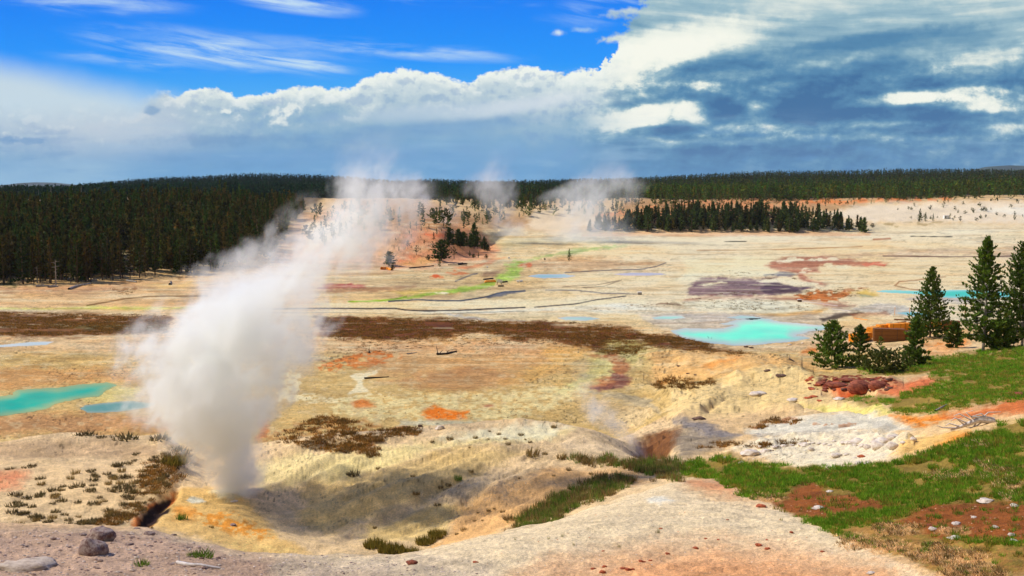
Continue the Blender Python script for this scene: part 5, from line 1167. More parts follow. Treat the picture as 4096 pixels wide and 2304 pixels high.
for x, y, w, hk, lab in [(2280, 1140, 60, 1.5, 'tall thin grass tuft alone on the pale near dome'), (1590, 1165, 60, 1.0, 'spiky tuft on the edge of the pale dome, largest in its row'), (1675, 1228, 44, 1.2, 'upright thin tuft below the row on the pale dome'), (1250, 1190, 44, 0.9, 'short thin tuft at the left end of the row on the dome'), (1490, 1185, 50, 1.0, 'thin tuft in the middle of the row on the dome'), (2000, 1240, 50, 0.9, 'thin tuft with a dead twig on the pale dome'), (2010 + 1163, 1050, 46, 1.2, 'wispy tuft at the right part of the pale dome')]:
    tuft(*Z2([(x, y)])[0], w * 0.139, 'thin', lab, hk=hk)
for x, y, w, lab in [(240, 1235, 130, 'dark bush at the left of the bushes in the hollow'), (360, 1275, 150, 'green brown bush in the middle of the hollow bushes'), (490, 1300, 130, 'brown bush low in front of the hollow bushes'), (600, 1310, 100, 'small brown bush at the right end in the hollow'), (605, 1215, 120, 'lower lobe of the tall rounded bush in the hollow'), (690, 1160, 110, 'tall rounded green brown bush on the slope of the hollow')]:
    tuft(*Z2([(x, y)])[0], w * 0.139, 'bush', lab, dmin=44, name='bush', cat='bush', hk=0.9)
tuft(*Z1([(1470, 1310)])[0], 24, 'green', 'bright green tuft with a dark shadow on the near gravel ridge', hk=0.6); tuft(*Z1([(1385, 1300)])[0], 12, 'green', 'small green tuft beside the bright green one on the gravel', hk=0.7)
tuft(*Z1([(1020, 1375)])[0], 18, 'green', 'round green tuft lower left on the near gravel ridge', hk=0.7)

# grass nobody could count: turf, sedge belt, dry cover
def cover(name, label, cat, polys, n, kinds, wlo, whi, dmin, dmax, hk=1.0, skip=(), thin=None, cm=(1, 1, 1), sub=None):
    tt, cc = [], []
    areas = []
    for P in polys:
        a_ = 0.5 * abs(sum(P[i][0] * P[(i + 1) % len(P)][1] - P[(i + 1) % len(P)][0] * P[i][1] for i in range(len(P)))); areas.append(a_)
    for P, a_ in zip(polys, areas):
        m = int(n * a_ / sum(areas)); x0 = min(p[0] for p in P); x1 = max(p[0] for p in P); y0 = min(p[1] for p in P); y1 = max(p[1] for p in P)
        k = 0; t = 0
        while k < m and t < m * 12:
            t += 1; u, v = rs.uniform(x0, x1), rs.uniform(y0, y1)
            jx, jy = u + rs.gauss(0, 3), v + rs.gauss(0, 1.2)
            if not in_poly(jx, jy, P): continue
            if u > 1190 or u < -90 or v > 600: continue
            if any(in_poly(jx, jy, s) for s in skip) and rs.random() < 0.96: continue
            if thin is not None and vnoise(np.array(u / thin[0]), np.array(v / thin[1]), 77) * 0.6 + vnoise(np.array(u / thin[0] * 3), np.array(v / thin[1] * 3), 78) * 0.4 < thin[2]: continue
            p = at(u, v, dmin)
            if p is None or p.y > dmax: continue
            k += 1
            tr, co = rs.choice(TUFT[rs.choice(kinds)])
            if sub:
                ii = RNG.choice(len(tr), min(sub, len(tr)), replace=False); tr = tr[ii]; co = co[ii]
            s = rs.uniform(wlo, whi) / FPX * p.y / 1.2; rz = rs.uniform(0, 6.28); c, sn = math.cos(rz), math.sin(rz)
            x = tr[..., 0] * c - tr[..., 1] * sn; y = tr[..., 0] * sn + tr[..., 1] * c
            tt.append(np.stack([x * s + p.x, y * s + p.y, tr[..., 2] * s * hk + p.z], -1)); cc.append(co * np.array(cm) * rs.uniform(0.75, 1.25))
    T_ = np.concatenate(tt); C_ = np.concatenate(cc)
    print(name, len(T_))
    o = tri_mesh(name, T_, C_, M_BLADE, link_=True); tag(o, label, cat, None, 'stuff'); return o
cover('turf_grass', 'green turf covering the near right slope, with dead pale patches', 'grass', TURF[:1], 7600, ['green', 'green', 'green', 'green', 'dry'], 6, 13, 14, 75, 0.75, skip=BROWN + [Z3([(1100, 1110), (1500, 1060), (2000, 1200), (2700, 1280), (2700, 1600), (1900, 1480), (1500, 1290)])], thin=(40, 13, 0.36), sub=34, cm=(1.45, 1.75, 0.75))
DEAD = [[(cx + rx * math.cos(t), cy + ry * math.sin(t)) for t in np.linspace(0, 6.28, 12)[:-1]] for cx, cy, rx, ry in [(*Z3([(a, b)])[0], c * 0.139, d * 0.139) for a, b, c, d in ((1880, 730, 100, 40), (2050, 715, 70, 28), (2300, 710, 130, 50), (2360, 790, 90, 50), (2200, 640, 70, 30), (1800, 1290, 180, 75), (1550, 1120, 190, 50), (2000, 1330, 220, 75), (1950, 1130, 100, 30), (2150, 500, 90, 30), (1250, 1210, 140, 60), (2400, 880, 100, 26), (620, 880, 120, 36), (1500, 1240, 140, 50), (2100, 1440, 260, 60))]]
cover('dead_grass', 'straw coloured dead grass in patches of the near turf', 'dead grass', DEAD, 1000, ['straw', 'straw', 'dry'], 7, 15, 13, 75, 0.55, sub=26)
cover('bare_patch_grass', 'sparse green blades growing into the brown bare earth', 'grass', BROWN, 110, ['green', 'dry'], 6, 12, 13, 60, 0.9, sub=24, cm=(1.1, 1.3, 0.8))
cover('meadow_grass', 'darker green grass on the slopes below the tall pines', 'grass', TURF[1:], 5600, ['green', 'green', 'dry'], 5, 9, 36, 220, 0.6, thin=(40, 14, 0.3), sub=24, cm=(1.35, 1.85, 0.7))
STRIP = [Z2([(1160, 1130), (1300, 1010), (1450, 930), (1600, 850), (1800, 760), (2000, 720), (2110, 740), (2090, 800), (1900, 880), (1700, 960), (1550, 1080), (1350, 1130)]), Z2([(1640, 590), (1800, 590), (2000, 620), (2462, 620), (2462, 780), (2300, 760), (2100, 690), (1900, 650), (1700, 640)])]
cover('tall_grass', 'strip of tall yellow green grass along the edge of the pale dome', 'grass', STRIP, 800, ['green', 'dry', 'thin'], 6, 12, 36, 75, 1.2, sub=30, thin=(30, 12, 0.3))
cover('sedge', 'brown sedge growing in a long belt across the flats', 'sedge', BELT, 6500, ['dry', 'dark'], 3.5, 7, 120, 290, 0.42, thin=(40, 5, 0.34), sub=16, cm=(1.15, 0.82, 0.45))
DRYC = [Z1([(1050, 640), (1350, 540), (1380, 640), (1290, 760), (1180, 830), (1000, 1000), (880, 1080), (640, 1090), (900, 960), (1000, 800)]), F0([(720, 1090), (790, 1050), (860, 1048), (930, 1075), (900, 1100), (1000, 1075), (1040, 1075), (1060, 1090), (980, 1100), (900, 1130), (860, 1140), (760, 1120), (700, 1110)]), F0([(840, 1125), (950, 1105), (960, 1150), (880, 1140)]), Z3([(480, 370), (640, 320), (840, 310), (860, 340), (640, 360), (540, 400)]), Z8([(60, 1400), (250, 1310), (450, 1340), (700, 1330), (800, 1340), (500, 1449), (60, 1449)]), Z2([(400, 420), (560, 390), (560, 430), (400, 440)]), Z3([(100, 530), (280, 480), (600, 500), (900, 470), (900, 490), (600, 520), (250, 530)])]
cover('dry_cover', 'patches of dry brown scrub on the near flats', 'dry scrub', DRYC, 1150, ['dry', 'dark'], 4, 10, 43, 220, 0.7, thin=(18, 6, 0.35), sub=30, cm=(1.15, 0.85, 0.55))
SPARSE = [Z5([(0, 1300), (900, 1270), (2100, 1290), (2100, 1420), (1500, 1330), (700, 1350), (-60, 1449)]), Z6([(60, 1010), (500, 1000), (960, 1060), (900, 1090), (200, 1090)]), Z6([(820, 950), (1350, 925), (1230, 1000), (850, 1010)]), Z5([(1700, 1080), (2474, 1035), (2474, 1050), (1900, 1090)]), Z4([(760, 940), (980, 930), (980, 970), (780, 975)]), Z6([(200, 960), (560, 950), (560, 975), (200, 985)]), Z6([(340, 800), (560, 800), (380, 840)]), Z6([(600, 860), (820, 855), (820, 880), (600, 880)])]
cover('low_shrubs', 'tiny rust brown plants sprinkled over the wet flats', 'low shrubs', SPARSE, 900, ['dark', 'dry'], 2.2, 4.5, 120, 420, 0.55, thin=(16, 4, 0.42), sub=14, cm=(0.95, 0.75, 0.6))

# ------------------------------------------------------------------ rocks
def rock_np(seed, flat, rough, sub=3):
    bm = bmesh.new(); bmesh.ops.create_icosphere(bm, subdivisions=sub, radius=0.5)
    r_ = np.random.default_rng(seed); V_ = np.array([v.co[:] for v in bm.verts])
    n = V_ / np.linalg.norm(V_, axis=1, keepdims=True)
    for _ in range(9):                                   # chop flat faces
        d = r_.normal(0, 1, 3); d /= np.linalg.norm(d); c = r_.uniform(0.30, 0.44)
        pr = V_ @ d; V_ = V_ - np.outer(np.maximum(pr - c, 0) * 0.9, d)
    o = r_.uniform(0, 50, 3)
    V_ = V_ * (1 + rough * fbm(n[:, 0] * 2 + o[0] + n[:, 2], n[:, 1] * 2 + o[1] - n[:, 2], seed, 4)[:, None] * 1.6)
    V_[:, 2] *= flat; V_[:, 2] = np.maximum(V_[:, 2], -0.22 * flat)
    F_ = np.array([[v.index for v in f.verts] for f in bm.faces]); bm.free(); return V_, F_
def rock_mat(name, c, c2, scale=5.0):
    m, nt, b, o = new_mat(name); p = opos()
    n = noise(p, scale, 6, 0.65); n2 = noise(p, scale * 5, 4, 0.6)
    setin(b.inputs['Base Color'], mixc(sstep(n * 0.7 + n2 * 0.3, 0.38, 0.62), lin(*c), lin(*c2)))
    b.inputs['Roughness'].default_value = 0.92; b.inputs['Specular IOR Level'].default_value = 0.15
    bump(b, n * 0.6 + n2 * 0.5, 0.7, 0.05); return m
M_RK = {'slab': rock_mat('tan_slab', (212, 192, 168), (168, 146, 128)), 'grey': rock_mat('grey_rock', (172, 152, 138), (112, 82, 74)), 'white': rock_mat('pale_sinter_rock', (232, 218, 200), (204, 182, 162)),
        'red': rock_mat('red_rock', (168, 96, 68), (104, 54, 44)), 'rust': rock_mat('rust_rock', (208, 110, 70), (150, 78, 54)), 'dark': rock_mat('dark_stone', (120, 92, 76), (86, 66, 58))}
ROCK_ME = {k: [mesh_np('rock', *rock_np(100 + 10 * i + j, f, r, 3), m, smooth=False, link_=False) for j, (f, r) in enumerate([(0.8, 0.5), (0.65, 0.6), (0.95, 0.5), (0.55, 0.6)])] for i, (k, m) in enumerate(M_RK.items())}
def rock(u, v, wpx, kind, label, group=None, dmin=14, hk=1.0, dk=0.8, name='rock', cat='rock', rz=None, shape=None):
    p = at(u, v, dmin)
    if p is None: return
    w = wpx * (1.08 if kind == 'red' else 1.35) / FPX * p.y
    o = bpy.data.objects.new(name, ROCK_ME[kind][shape] if shape is not None else rs.choice(ROCK_ME[kind])); COL.objects.link(o)
    o.location = p + Vector((0, 0, 0.12 * w * hk)); o.scale = (w, w * dk, w * hk); o.rotation_euler = (0, 0, rs.uniform(-0.4, 0.4) if rz is None else rz)
    return tag(o, label, cat, group)
rock(*Z1([(735, 1185)])[0], 25, 'grey', 'grey boulder on the near gravel ridge, the upper right of the pair', hk=0.75, shape=0, rz=0.2)
rock(*Z1([(668, 1290)])[0], 21, 'grey', 'grey boulder on the near gravel ridge, the lower left of the pair', hk=0.95, shape=2, rz=-0.3)
rock(*Z1([(150, 1395)])[0], 46, 'slab', 'broad pale rock slab at the bottom left corner', hk=0.3, dk=0.6, shape=1, rz=0.1)
rock(*Z1([(330, 1365)])[0], 16, 'grey', 'low grey stone against the right end of the pale slab', hk=0.5)
for x, y, w, lab in [(600, 1155, 44, 'flat grey stone left of the upper boulder'), (1075, 1150, 60, 'flat stone ledge on the crest of the gravel ridge'), (990, 1108, 40, 'dark flat stone on the crest beside the dark runoff'), (500, 1240, 30, 'small grey stone left of the lower boulder'), (185, 1235, 30, 'small grey stone near the left edge of the gravel ridge'), (925, 1230, 60, 'flat grey stone right of the boulder pair'), (970, 1300, 34, 'small dark stone below the flat stone on the gravel'), (1250, 1155, 36, 'small brown stone on the ridge crest, right of the ledge'), (1690, 915, 46, 'pale stone beside the foot of the steam plume'), (1680, 1085, 44, 'lone grey stone on the ochre floor of the hollow'), (1240, 1370, 40, 'small grey stone at the left end of the bleached stick'), (720, 1340, 30, 'small grey stone below the boulder pair')]:
    rock(*Z1([(x, y)])[0], w * 0.139, 'grey' if 'pale' not in lab else 'white', lab, hk=0.5, dmin=14 if y > 1105 else 44)
rock(*Z2([(505, 1362)])[0], 11, 'red', 'dark red stone at the bottom centre on the gravel', hk=0.6); rock(*Z2([(965, 1352)])[0], 5, 'rust', 'small reddish stone on the dome right of the dark red stone', hk=0.6)
rock(*Z2([(712, 390)])[0], 7.5, 'white', 'lone white stone on the far rim of the pale ridge', dmin=60); rock(*Z2([(568, 376)])[0], 4, 'dark', 'small dark stone left of the lone white stone on the rim', dmin=60)
for x, y, w in [(1895, 1385, 30), (1815, 1400, 34), (2030, 1400, 44), (2065, 1405, 40), (2100, 1402, 24), (1880, 1425, 40), (2160, 1345, 34), (2225, 1340, 24), (2185, 1350, 20), (2350, 1290, 30), (1885, 1272, 20), (2300, 1110, 22)]:
    rock(*Z2([(x, y)])[0], w * 0.139, 'rust', 'small rust red stone scattered on the lower right of the pale dome', 'rust red stones on the pale dome', hk=0.7)
for x, y, w in [(165, 1182, 24), (255, 1190, 20), (545, 1232, 44), (605, 1255, 34), (1005, 1275, 28), (605, 1190, 18), (90, 1250, 32), (320, 1046, 20), (780, 1136, 24)]:
    rock(*Z3([(x, y)])[0], w * 0.139, 'rust', 'small rust red stone scattered on the lower right of the pale dome', 'rust red stones on the pale dome', hk=0.7)
for x, y, w, lab in [(490, 575, 120, 'long flat white boulder at the left of the rubble bank'), (600, 555, 72, 'angular white boulder right of the long flat one'), (1265, 490, 105, 'largest rounded white boulder on top of the rubble bank'), (1440, 490, 115, 'long white slab on the rubble bank, behind the smooth boulder'), (1405, 530, 110, 'pale smooth flat boulder low in the rubble bank'), (1510, 525, 90, 'smooth white boulder at the right of the rubble bank'), (1515, 460, 76, 'flat white slab at the upper right of the rubble bank'), (1105, 588, 62, 'white stone with a brown underside below the rubble bank'), (1285, 590, 44, 'orange stained stone below the rubble bank'), (920, 540, 44, 'rounded white stone in the middle of the rubble bank'), (730, 515, 48, 'white stone at the upper left of the rubble bank')]:
    rock(*Z3([(x, y)])[0], w * 0.139, 'rust' if 'orange' in lab else 'white', lab, hk=0.6, dmin=36, dk=0.7)
for x, y, w in [(665, 525, 40), (890, 508, 66), (1195, 492, 52), (1330, 530, 62), (1180, 575, 32), (1025, 500, 32), (1300, 512, 48), (1160, 490, 40), (1240, 512, 40), (1330, 640, 40), (1060, 508, 30), (980, 500, 30), (850, 506, 40), (785, 512, 30), (560, 520, 30), (1270, 640, 54), (1240, 600, 26), (1590, 490, 40), (1660, 470, 46), (1380, 470, 36), (940, 492, 24), (640, 545, 26), (420, 640, 36), (300, 600, 26), (1090, 480, 28)]:
    rock(*Z3([(x, y)])[0], w * 0.139, 'white', 'smaller white stone in the rubble bank above the green turf', 'stones of the rubble bank', hk=0.65, dmin=36)
for x, y, w, hk, lab in [(1110, 85, 170, 0.5, 'dark red rock ledge, left block of the outcrop under the pines'), (1280, 118, 190, 0.62, 'largest dark red rock block of the outcrop, with a shadowed hollow below'), (1410, 92, 150, 0.5, 'dark red rock block at the right end of the outcrop'), (1000, 62, 100, 0.35, 'flat reddish rock at the upper left of the outcrop'), (1470, 45, 90, 0.4, 'small dark block on top of the outcrop at right'), (1180, 40, 130, 0.35, 'reddish ledge along the top of the outcrop')]:
    rock(*Z3([(x, y)])[0], w * 0.139, 'red', lab, hk=hk, dmin=60, dk=0.7, rz=0.0)
for x, y, w, lab in [(940, 160, 50, 'orange stone below the left of the red outcrop'), (985, 188, 36, 'small pale stone right below the orange stone'), (895, 168, 44, 'pale stone left of the orange stone'), (790, 188, 70, 'flat grey stone on the pale mound left of the outcrop'), (1130, 175, 64, 'flat pale stone under the middle of the outcrop'), (540, 145, 90, 'rough white stone set into the pale mound'), (710, 10, 60, 'flat brown stone on top of the pale mound'), (110, 318, 70, 'dark flat stone at the foot of the pale mound'), (930, 105, 46, 'rust stone at the left foot of the outcrop')]:
    rock(*Z3([(x, y)])[0], w * 0.139, 'rust' if 'orange' in lab or 'rust' in lab else ('dark' if 'dark' in lab or 'brown' in lab else 'white'), lab, hk=0.45, dmin=60)
for x, y, w, lab in [(1062, 842, 42, 'white stone at the top of the brown bare patch in the turf'), (980, 962, 70, 'flat white stone in the middle of the brown bare patch'), (2190, 915, 95, 'long pale stone above the right brown patch in the turf'), (1970, 1182, 80, 'white stone at the lower edge of the right brown patch'), (2252, 1102, 46, 'white stone inside the right brown patch'), (2100, 1028, 40, 'reddish white stone at the left of the right brown patch'), (2385, 1205, 60, 'pale stone near the right edge below the brown patch'), (2370, 1160, 56, 'grey stone just above the pale stone at the right edge'), (1970, 1078, 56, 'pale stone left of the white stone inside the brown patch'), (1800, 1118, 60, 'greyish stone on dead grass at the left of the brown patch'), (1775, 1085, 46, 'dark pink stone above the greyish stone on dead grass'), (2390, 950, 60, 'pale flat stone at the upper right of the turf'), (560, 950, 60, 'brown lump at the edge of the pale dome and bare earth'), (2435, 140, 80, 'dark red stone at the right edge above the turf'), (1360, 1430, 50, 'white stone at the lower edge of the dome')]:
    rock(*Z3([(x, y)])[0], w * 0.139, 'red' if 'dark' in lab else ('rust' if 'brown lump' in lab else 'white'), lab, hk=0.5, dmin=13)
for x, y, w, lab in [(330, 1190, 40, 'single brown stone on the tan mound below the sedge'), (1100, 970, 44, 'brown stone on the shore below the turquoise pool'), (1160, 980, 40, 'flat stone right of the brown shore stone'), (1600, 945, 34, 'pinkish stone on the shore at right'), (1745, 925, 30, 'small stone right of the pinkish shore stone'), (920, 1010, 24, 'small dark stone above the sedge tongue'), (1490, 1305, 90, 'flat reddish stone on the tan mound'), (1345, 1245, 70, 'low dark ledge stone on the tan mound'), (435, 1275, 34, 'dark stone above the green hollow, left'), (520, 1290, 30, 'dark stone above the green hollow, right')]:
    rock(*Z8([(x, y)])[0], w * 0.0873, 'dark' if 'pink' not in lab else 'white', lab, hk=0.55, dmin=80)
for k in range(85):
    x, y = rs.uniform(900, 1540), rs.uniform(20, 120)
    rock(*Z3([(x, y)])[0], rs.uniform(14, 44) * 0.139, rs.choice(['red', 'red', 'rust', 'dark']), 'small broken red brown rock of the crumbling outcrop under the pines', 'broken rocks of the red outcrop', hk=rs.uniform(0.35, 0.7), dmin=60)
# gravel of the near ridge: uncountable
gt, gc = [], []
bv, bf = rock_np(7, 0.7, 0.2, 1)
PEB = [(F0([(-60, 1335), (380, 1338), (600, 1392), (1000, 1402), (1250, 1449), (1000, 1500), (-60, 1500)]), 2600, 0.9, 4.5, [(190, 168, 152), (150, 126, 114), (210, 190, 170)]),
       (F0([(-60, 1340), (380, 1342), (560, 1392), (560, 1449), (-60, 1449)]), 160, 3.0, 8.0, [(176, 150, 134), (140, 112, 100), (196, 176, 156)]),
       (F0([(1150, 1449), (1400, 1320), (1700, 1220), (2000, 1310), (2350, 1460), (1200, 1500)]), 1000, 0.6, 2.4, [(226, 196, 168), (206, 140, 100), (232, 214, 190)]),
       (Z3([(450, 890), (760, 880), (920, 760), (1400, 900), (1500, 960), (1000, 1040), (600, 960)]), 240, 0.8, 3.0, [(170, 104, 66), (206, 160, 124), (140, 84, 54)]),
       (Z3([(1480, 1060), (1800, 930), (2500, 930), (2500, 1220), (1900, 1190)]), 300, 0.8, 3.4, [(170, 104, 66), (206, 160, 124), (140, 84, 54)]),
       (Z2([(850, 900), (1150, 740), (1500, 640), (1350, 800), (1000, 960), (600, 1250), (500, 1150)]), 320, 0.7, 2.2, [(206, 186, 156), (150, 138, 128), (226, 206, 170)]),
       (Z3([(300, 600), (700, 480), (1500, 440), (1560, 560), (1200, 660), (500, 640)]), 420, 0.8, 2.6, [(236, 220, 196), (206, 176, 146), (240, 230, 214)]),
       (Z2([(0, 150), (1300, 120), (1500, 300), (300, 330), (0, 250)]), 260, 0.7, 2.2, [(150, 110, 80), (120, 80, 56), (220, 190, 150)]),
       (Z1([(1850, 60), (2462, 60), (2462, 500), (1900, 480)]), 220, 0.7, 2.2, [(150, 104, 74), (120, 80, 56), (220, 190, 150)])]
for P, n, lo, hi, cs in PEB:
    x0 = min(p[0] for p in P); x1 = max(p[0] for p in P); y0 = min(p[1] for p in P); y1 = max(p[1] for p in P); k = 0
    while k < n:
        u, v = rs.uniform(x0, x1), rs.uniform(y0, y1)
        if not in_poly(u, v, P): k += 0.3; continue
        k += 1; p = at(u, v, 14)
        if p is None: continue
        w = (lo + (hi - lo) * rs.random() ** 3) / FPX * p.y; c, s = math.cos(k), math.sin(k)
        x = bv[:, 0] * c - bv[:, 1] * s; y = bv[:, 0] * s + bv[:, 1] * c
        q = np.stack([x * w + p.x, y * w * rs.uniform(.6, 1) + p.y, bv[:, 2] * w * rs.uniform(.5, 1) + p.z], 1)
        gt.append(q[bf]); gc.append(np.repeat([np.array(lin(*rs.choice(cs))) * rs.uniform(.8, 1.2)], len(bf), 0))
m_, nt_, b_, o_ = new_mat('gravel'); ca_ = nt_.nodes.new('ShaderNodeAttribute'); ca_.attribute_name = 'Col'; nt_.links.new(ca_.outputs['Color'], b_.inputs['Base Color']); b_.inputs['Roughness'].default_value = 0.95; b_.inputs['Specular IOR Level'].default_value = 0.1
tag(tri_mesh('gravel', np.concatenate(gt), np.concatenate(gc), m_, link_=True), 'loose gravel strewn over the near ridge, dome and bare patches', 'gravel', None, 'stuff')

# ------------------------------------------------------------------ timber, logs and small built things
def wood_mat(name, c, c2):
    m, nt, b, o = new_mat(name); p = opos(); sp = nt.nodes.new('ShaderNodeSeparateXYZ'); nt.links.new(p.s, sp.inputs[0])
    g = noise(vec(E(sp.outputs[0]) * 0.8, E(sp.outputs[1]) * 9.0, E(sp.outputs[2]) * 9.0), 1.6, 5, 0.6)
    k = noise(vec(E(sp.outputs[0]) * 0.05, E(sp.outputs[1]) * 6.0, E(sp.outputs[2]) * 6.0), 1.0, 1, 0.5)
    setin(b.inputs['Base Color'], mixc(sstep(g * 0.5 + k * 0.5, 0.35, 0.65), lin(*c), lin(*c2)))
    b.inputs['Roughness'].default_value = 0.7; b.inputs['Specular IOR Level'].default_value = 0.2; return m
M_ORANGE = wood_mat('fresh_orange_timber', (255, 176, 50), (250, 138, 26)); M_BROWN = wood_mat('weathered_timber', (150, 100, 50), (110, 68, 32))
M_STRAP = simple_mat('steel_strap', (70, 66, 62), 0.4, 0.2, 20); M_CREAM = simple_mat('cream_board', (232, 218, 176), 0.7, 0.15, 4); M_DARKWOOD = simple_mat('charred_wood', (62, 50, 42), 0.9, 0.4, 10); M_WHITEP = simple_mat('white_panel', (236, 232, 226), 0.6, 0.08, 4)
def boxes_mesh(name, boxes, mat, parent=None, bev=0.006):
    bm = bmesh.new()
    for (x0, x1, y0, y1, z0, z1) in boxes:
        vs = [bm.verts.new(c) for c in ((x0, y0, z0), (x1, y0, z0), (x1, y1, z0), (x0, y1, z0), (x0, y0, z1), (x1, y0, z1), (x1, y1, z1), (x0, y1, z1))]
        for f in ((3, 2, 1, 0), (4, 5, 6, 7), (0, 1, 5, 4), (1, 2, 6, 5), (2, 3, 7, 6), (3, 0, 4, 7)): bm.faces.new([vs[i] for i in f])
    if bev: bmesh.ops.bevel(bm, geom=bm.edges[:], offset=bev, segments=1, affect='EDGES')
    me = bpy.data.meshes.new(name); bm.to_mesh(me); bm.free(); me.materials.append(mat)
    o = bpy.data.objects.new(name, me); COL.objects.link(o)
    if parent: o.parent = parent
    return o
def empty(name, loc, rz=0.0):
    o = bpy.data.objects.new(name, None); o.empty_display_size = 0.5; COL.objects.link(o); o.location = loc; o.rotation_euler = (0, 0, rz); return o
def lumber(x, y, L, W, H, mat, rz, label, group=None):
    u, v = Z9([(x, y)])[0]; p = at(u, v, 150); r = empty('lumber_stack', p + Vector((0, 0, -0.08)), rz); q = random.Random(int(x * 7 + y))
    L *= 1.15; W *= 1.15; H *= 1.65; rows = max(4, int(H / 0.14)); cols = max(4, int(W / 0.2)); bx = []
    for i in range(rows):
        for j in range(cols):
            e = q.uniform(-0.05, 0.05); z0 = 0.22 + i * (H / rows)
            bx.append((-L / 2 + e, L / 2 + e * 0.7, -W / 2 + j * W / cols + 0.008, -W / 2 + (j + 1) * W / cols - 0.008, z0, z0 + H / rows - 0.016))
    boxes_mesh('boards', bx, mat, r, 0)
    for s in (-0.36, 0.0, 0.36): boxes_mesh('bearer', [(s * L - 0.08, s * L + 0.08, -W / 2 - 0.05, W / 2 + 0.05, 0.0, 0.212)], M_BROWN, r, 0)
    for s in (-0.25, 0.25): boxes_mesh('strap', [(s * L - 0.03, s * L + 0.03, -W / 2 - 0.012, -W / 2 - 0.002, 0.2, 0.22 + H + 0.01), (s * L - 0.03, s * L + 0.03, -W / 2 - 0.012, W / 2 + 0.012, 0.222 + H, 0.234 + H), (s * L - 0.03, s * L + 0.03, W / 2 + 0.002, W / 2 + 0.012, 0.2, 0.22 + H + 0.01)], M_STRAP, r, 0)
    return tag(r, label, 'lumber stack', group)
lumber(915, 1105, 5.1, 1.5, 1.55, M_BROWN, -0.16, 'brown weathered lumber stack at the front of the timber yard')
lumber(622, 1100, 4.9, 1.1, 0.95, M_ORANGE, 0.55, 'leftmost orange lumber stack, lying at an angle behind a young pine')
lumber(755, 1055, 2.6, 1.2, 1.2, M_ORANGE, 0.75, 'orange lumber stack between the leftmost one and the brown stack')
lumber(740, 1022, 2.9, 1.2, 0.6, M_ORANGE, 0.45, 'low orange stack at the far left of the back row')
lumber(862, 1002, 2.6, 1.2, 0.9, M_ORANGE, 0.4, 'orange stack behind the left end of the brown stack')
lumber(985, 1000, 3.0, 1.2, 1.0, M_ORANGE, 0.2, 'bright orange stack behind the middle of the brown stack')
lumber(1100, 985, 2.4, 1.2, 0.9, M_ORANGE, 0.15, 'orange stack just left of the cone shaped pine')
lumber(1095, 1085, 2.2, 1.4, 1.0, M_BROWN, -0.1, 'dark brown stack end right of the brown stack')
lumber(1260, 975, 4.2, 1.2, 0.7, M_ORANGE, 0.1, 'low orange stack seen through the cone shaped pine, left')
lumber(1410, 965, 4.0, 1.2, 0.7, M_ORANGE, 0.1, 'low orange stack at the right foot of the cone shaped pine')
lumber(1560, 990, 2.8, 1.4, 1.2, M_BROWN, -0.2, 'dark shaded lumber stack at the right end of the timber yard')
def plank(m_, a, b, w, mat, label, dmin, up=0.15, th=0.12, name='plank', cat='plank'):
    (ua, va), (ub, vb) = m_([a, b]); pa = at(ua, va, dmin); pb = at(ub, vb, dmin); d = pb - pa; L = d.length
    o = boxes_mesh(name, [(-L / 2, L / 2, -w / 2, w / 2, 0, th)], mat, None, 0.01)
    o.location = (pa + pb) / 2 + Vector((0, 0, up - 0.05)); o.rotation_euler = d.to_track_quat('X', 'Z').to_euler()
    return tag(o, label, cat)
plank(Z9, (872, 945), (1090, 905), 0.5, M_BROWN, 'long brown beam lying behind the orange stacks', 150, 0.1, 0.25); plank(Z9, (975, 880), (1150, 888), 0.5, M_BROWN, 'brown beam farthest back, left of the cone shaped pine', 150, 0.1, 0.25)
plank(Z9, (1010, 935), (1150, 918), 0.4, M_GREYWOOD, 'grey plank just behind the bright orange stacks', 150, 0.1, 0.15); plank(Z9, (560, 860), (700, 880), 0.35, M_ORANGE, 'single orange plank on the brown ground before the stakes', 150, 0.02)
plank(Z9, (330, 765), (520, 790), 0.3, M_PALEWOOD, 'pale double plank crossing the channel near the pool', 150, 0.02, 0.12); plank(Z9, (30, 688), (390, 735), 0.25, M_PALEWOOD, 'thin pale walkway line curving past the orange reeds', 150, 0.02, 0.12)
for x, y0, y1, lab in [(835, 790, 730, 'left one of three thin stakes in the shallow blue water'), (980, 830, 745, 'middle one of three thin stakes in the shallow blue water'), (1133, 835, 748, 'right one of three thin stakes in the shallow blue water')]:
    (u, v), (_, v2) = Z9([(x, y0), (x, y1)]); p = at(u, v, 150); h_ = CZ + p.y * float(ray(u, v2)[1]) - p.z
    r = tubes_mesh('stake', [([(0, 0, -0.3), (0, 0, h_ * 0.6), (0.02, 0, h_)], [0.06, 0.055, 0.045], 6)], M_ORANGE if x > 900 else M_PALEWOOD); r.location = p; tag(r, lab, 'stake')
(u, v), (_, v2) = Z9([(1707, 862), (1707, 715)]); p = at(u, v, 150); h_ = CZ + p.y * float(ray(u, v2)[1]) - p.z
r = empty('post', p); boxes_mesh('shaft', [(-0.12, 0.12, -0.12, 0.12, -0.3, h_)], M_BROWN, r, 0.02); boxes_mesh('crosspiece', [(-0.75, 0.8, -0.1, 0.1, h_ + 0.003, h_ + 0.14)], M_GREYWOOD, r, 0.02); tag(r, 'brown wooden post with a crosspiece, left of the tallest pine', 'post')
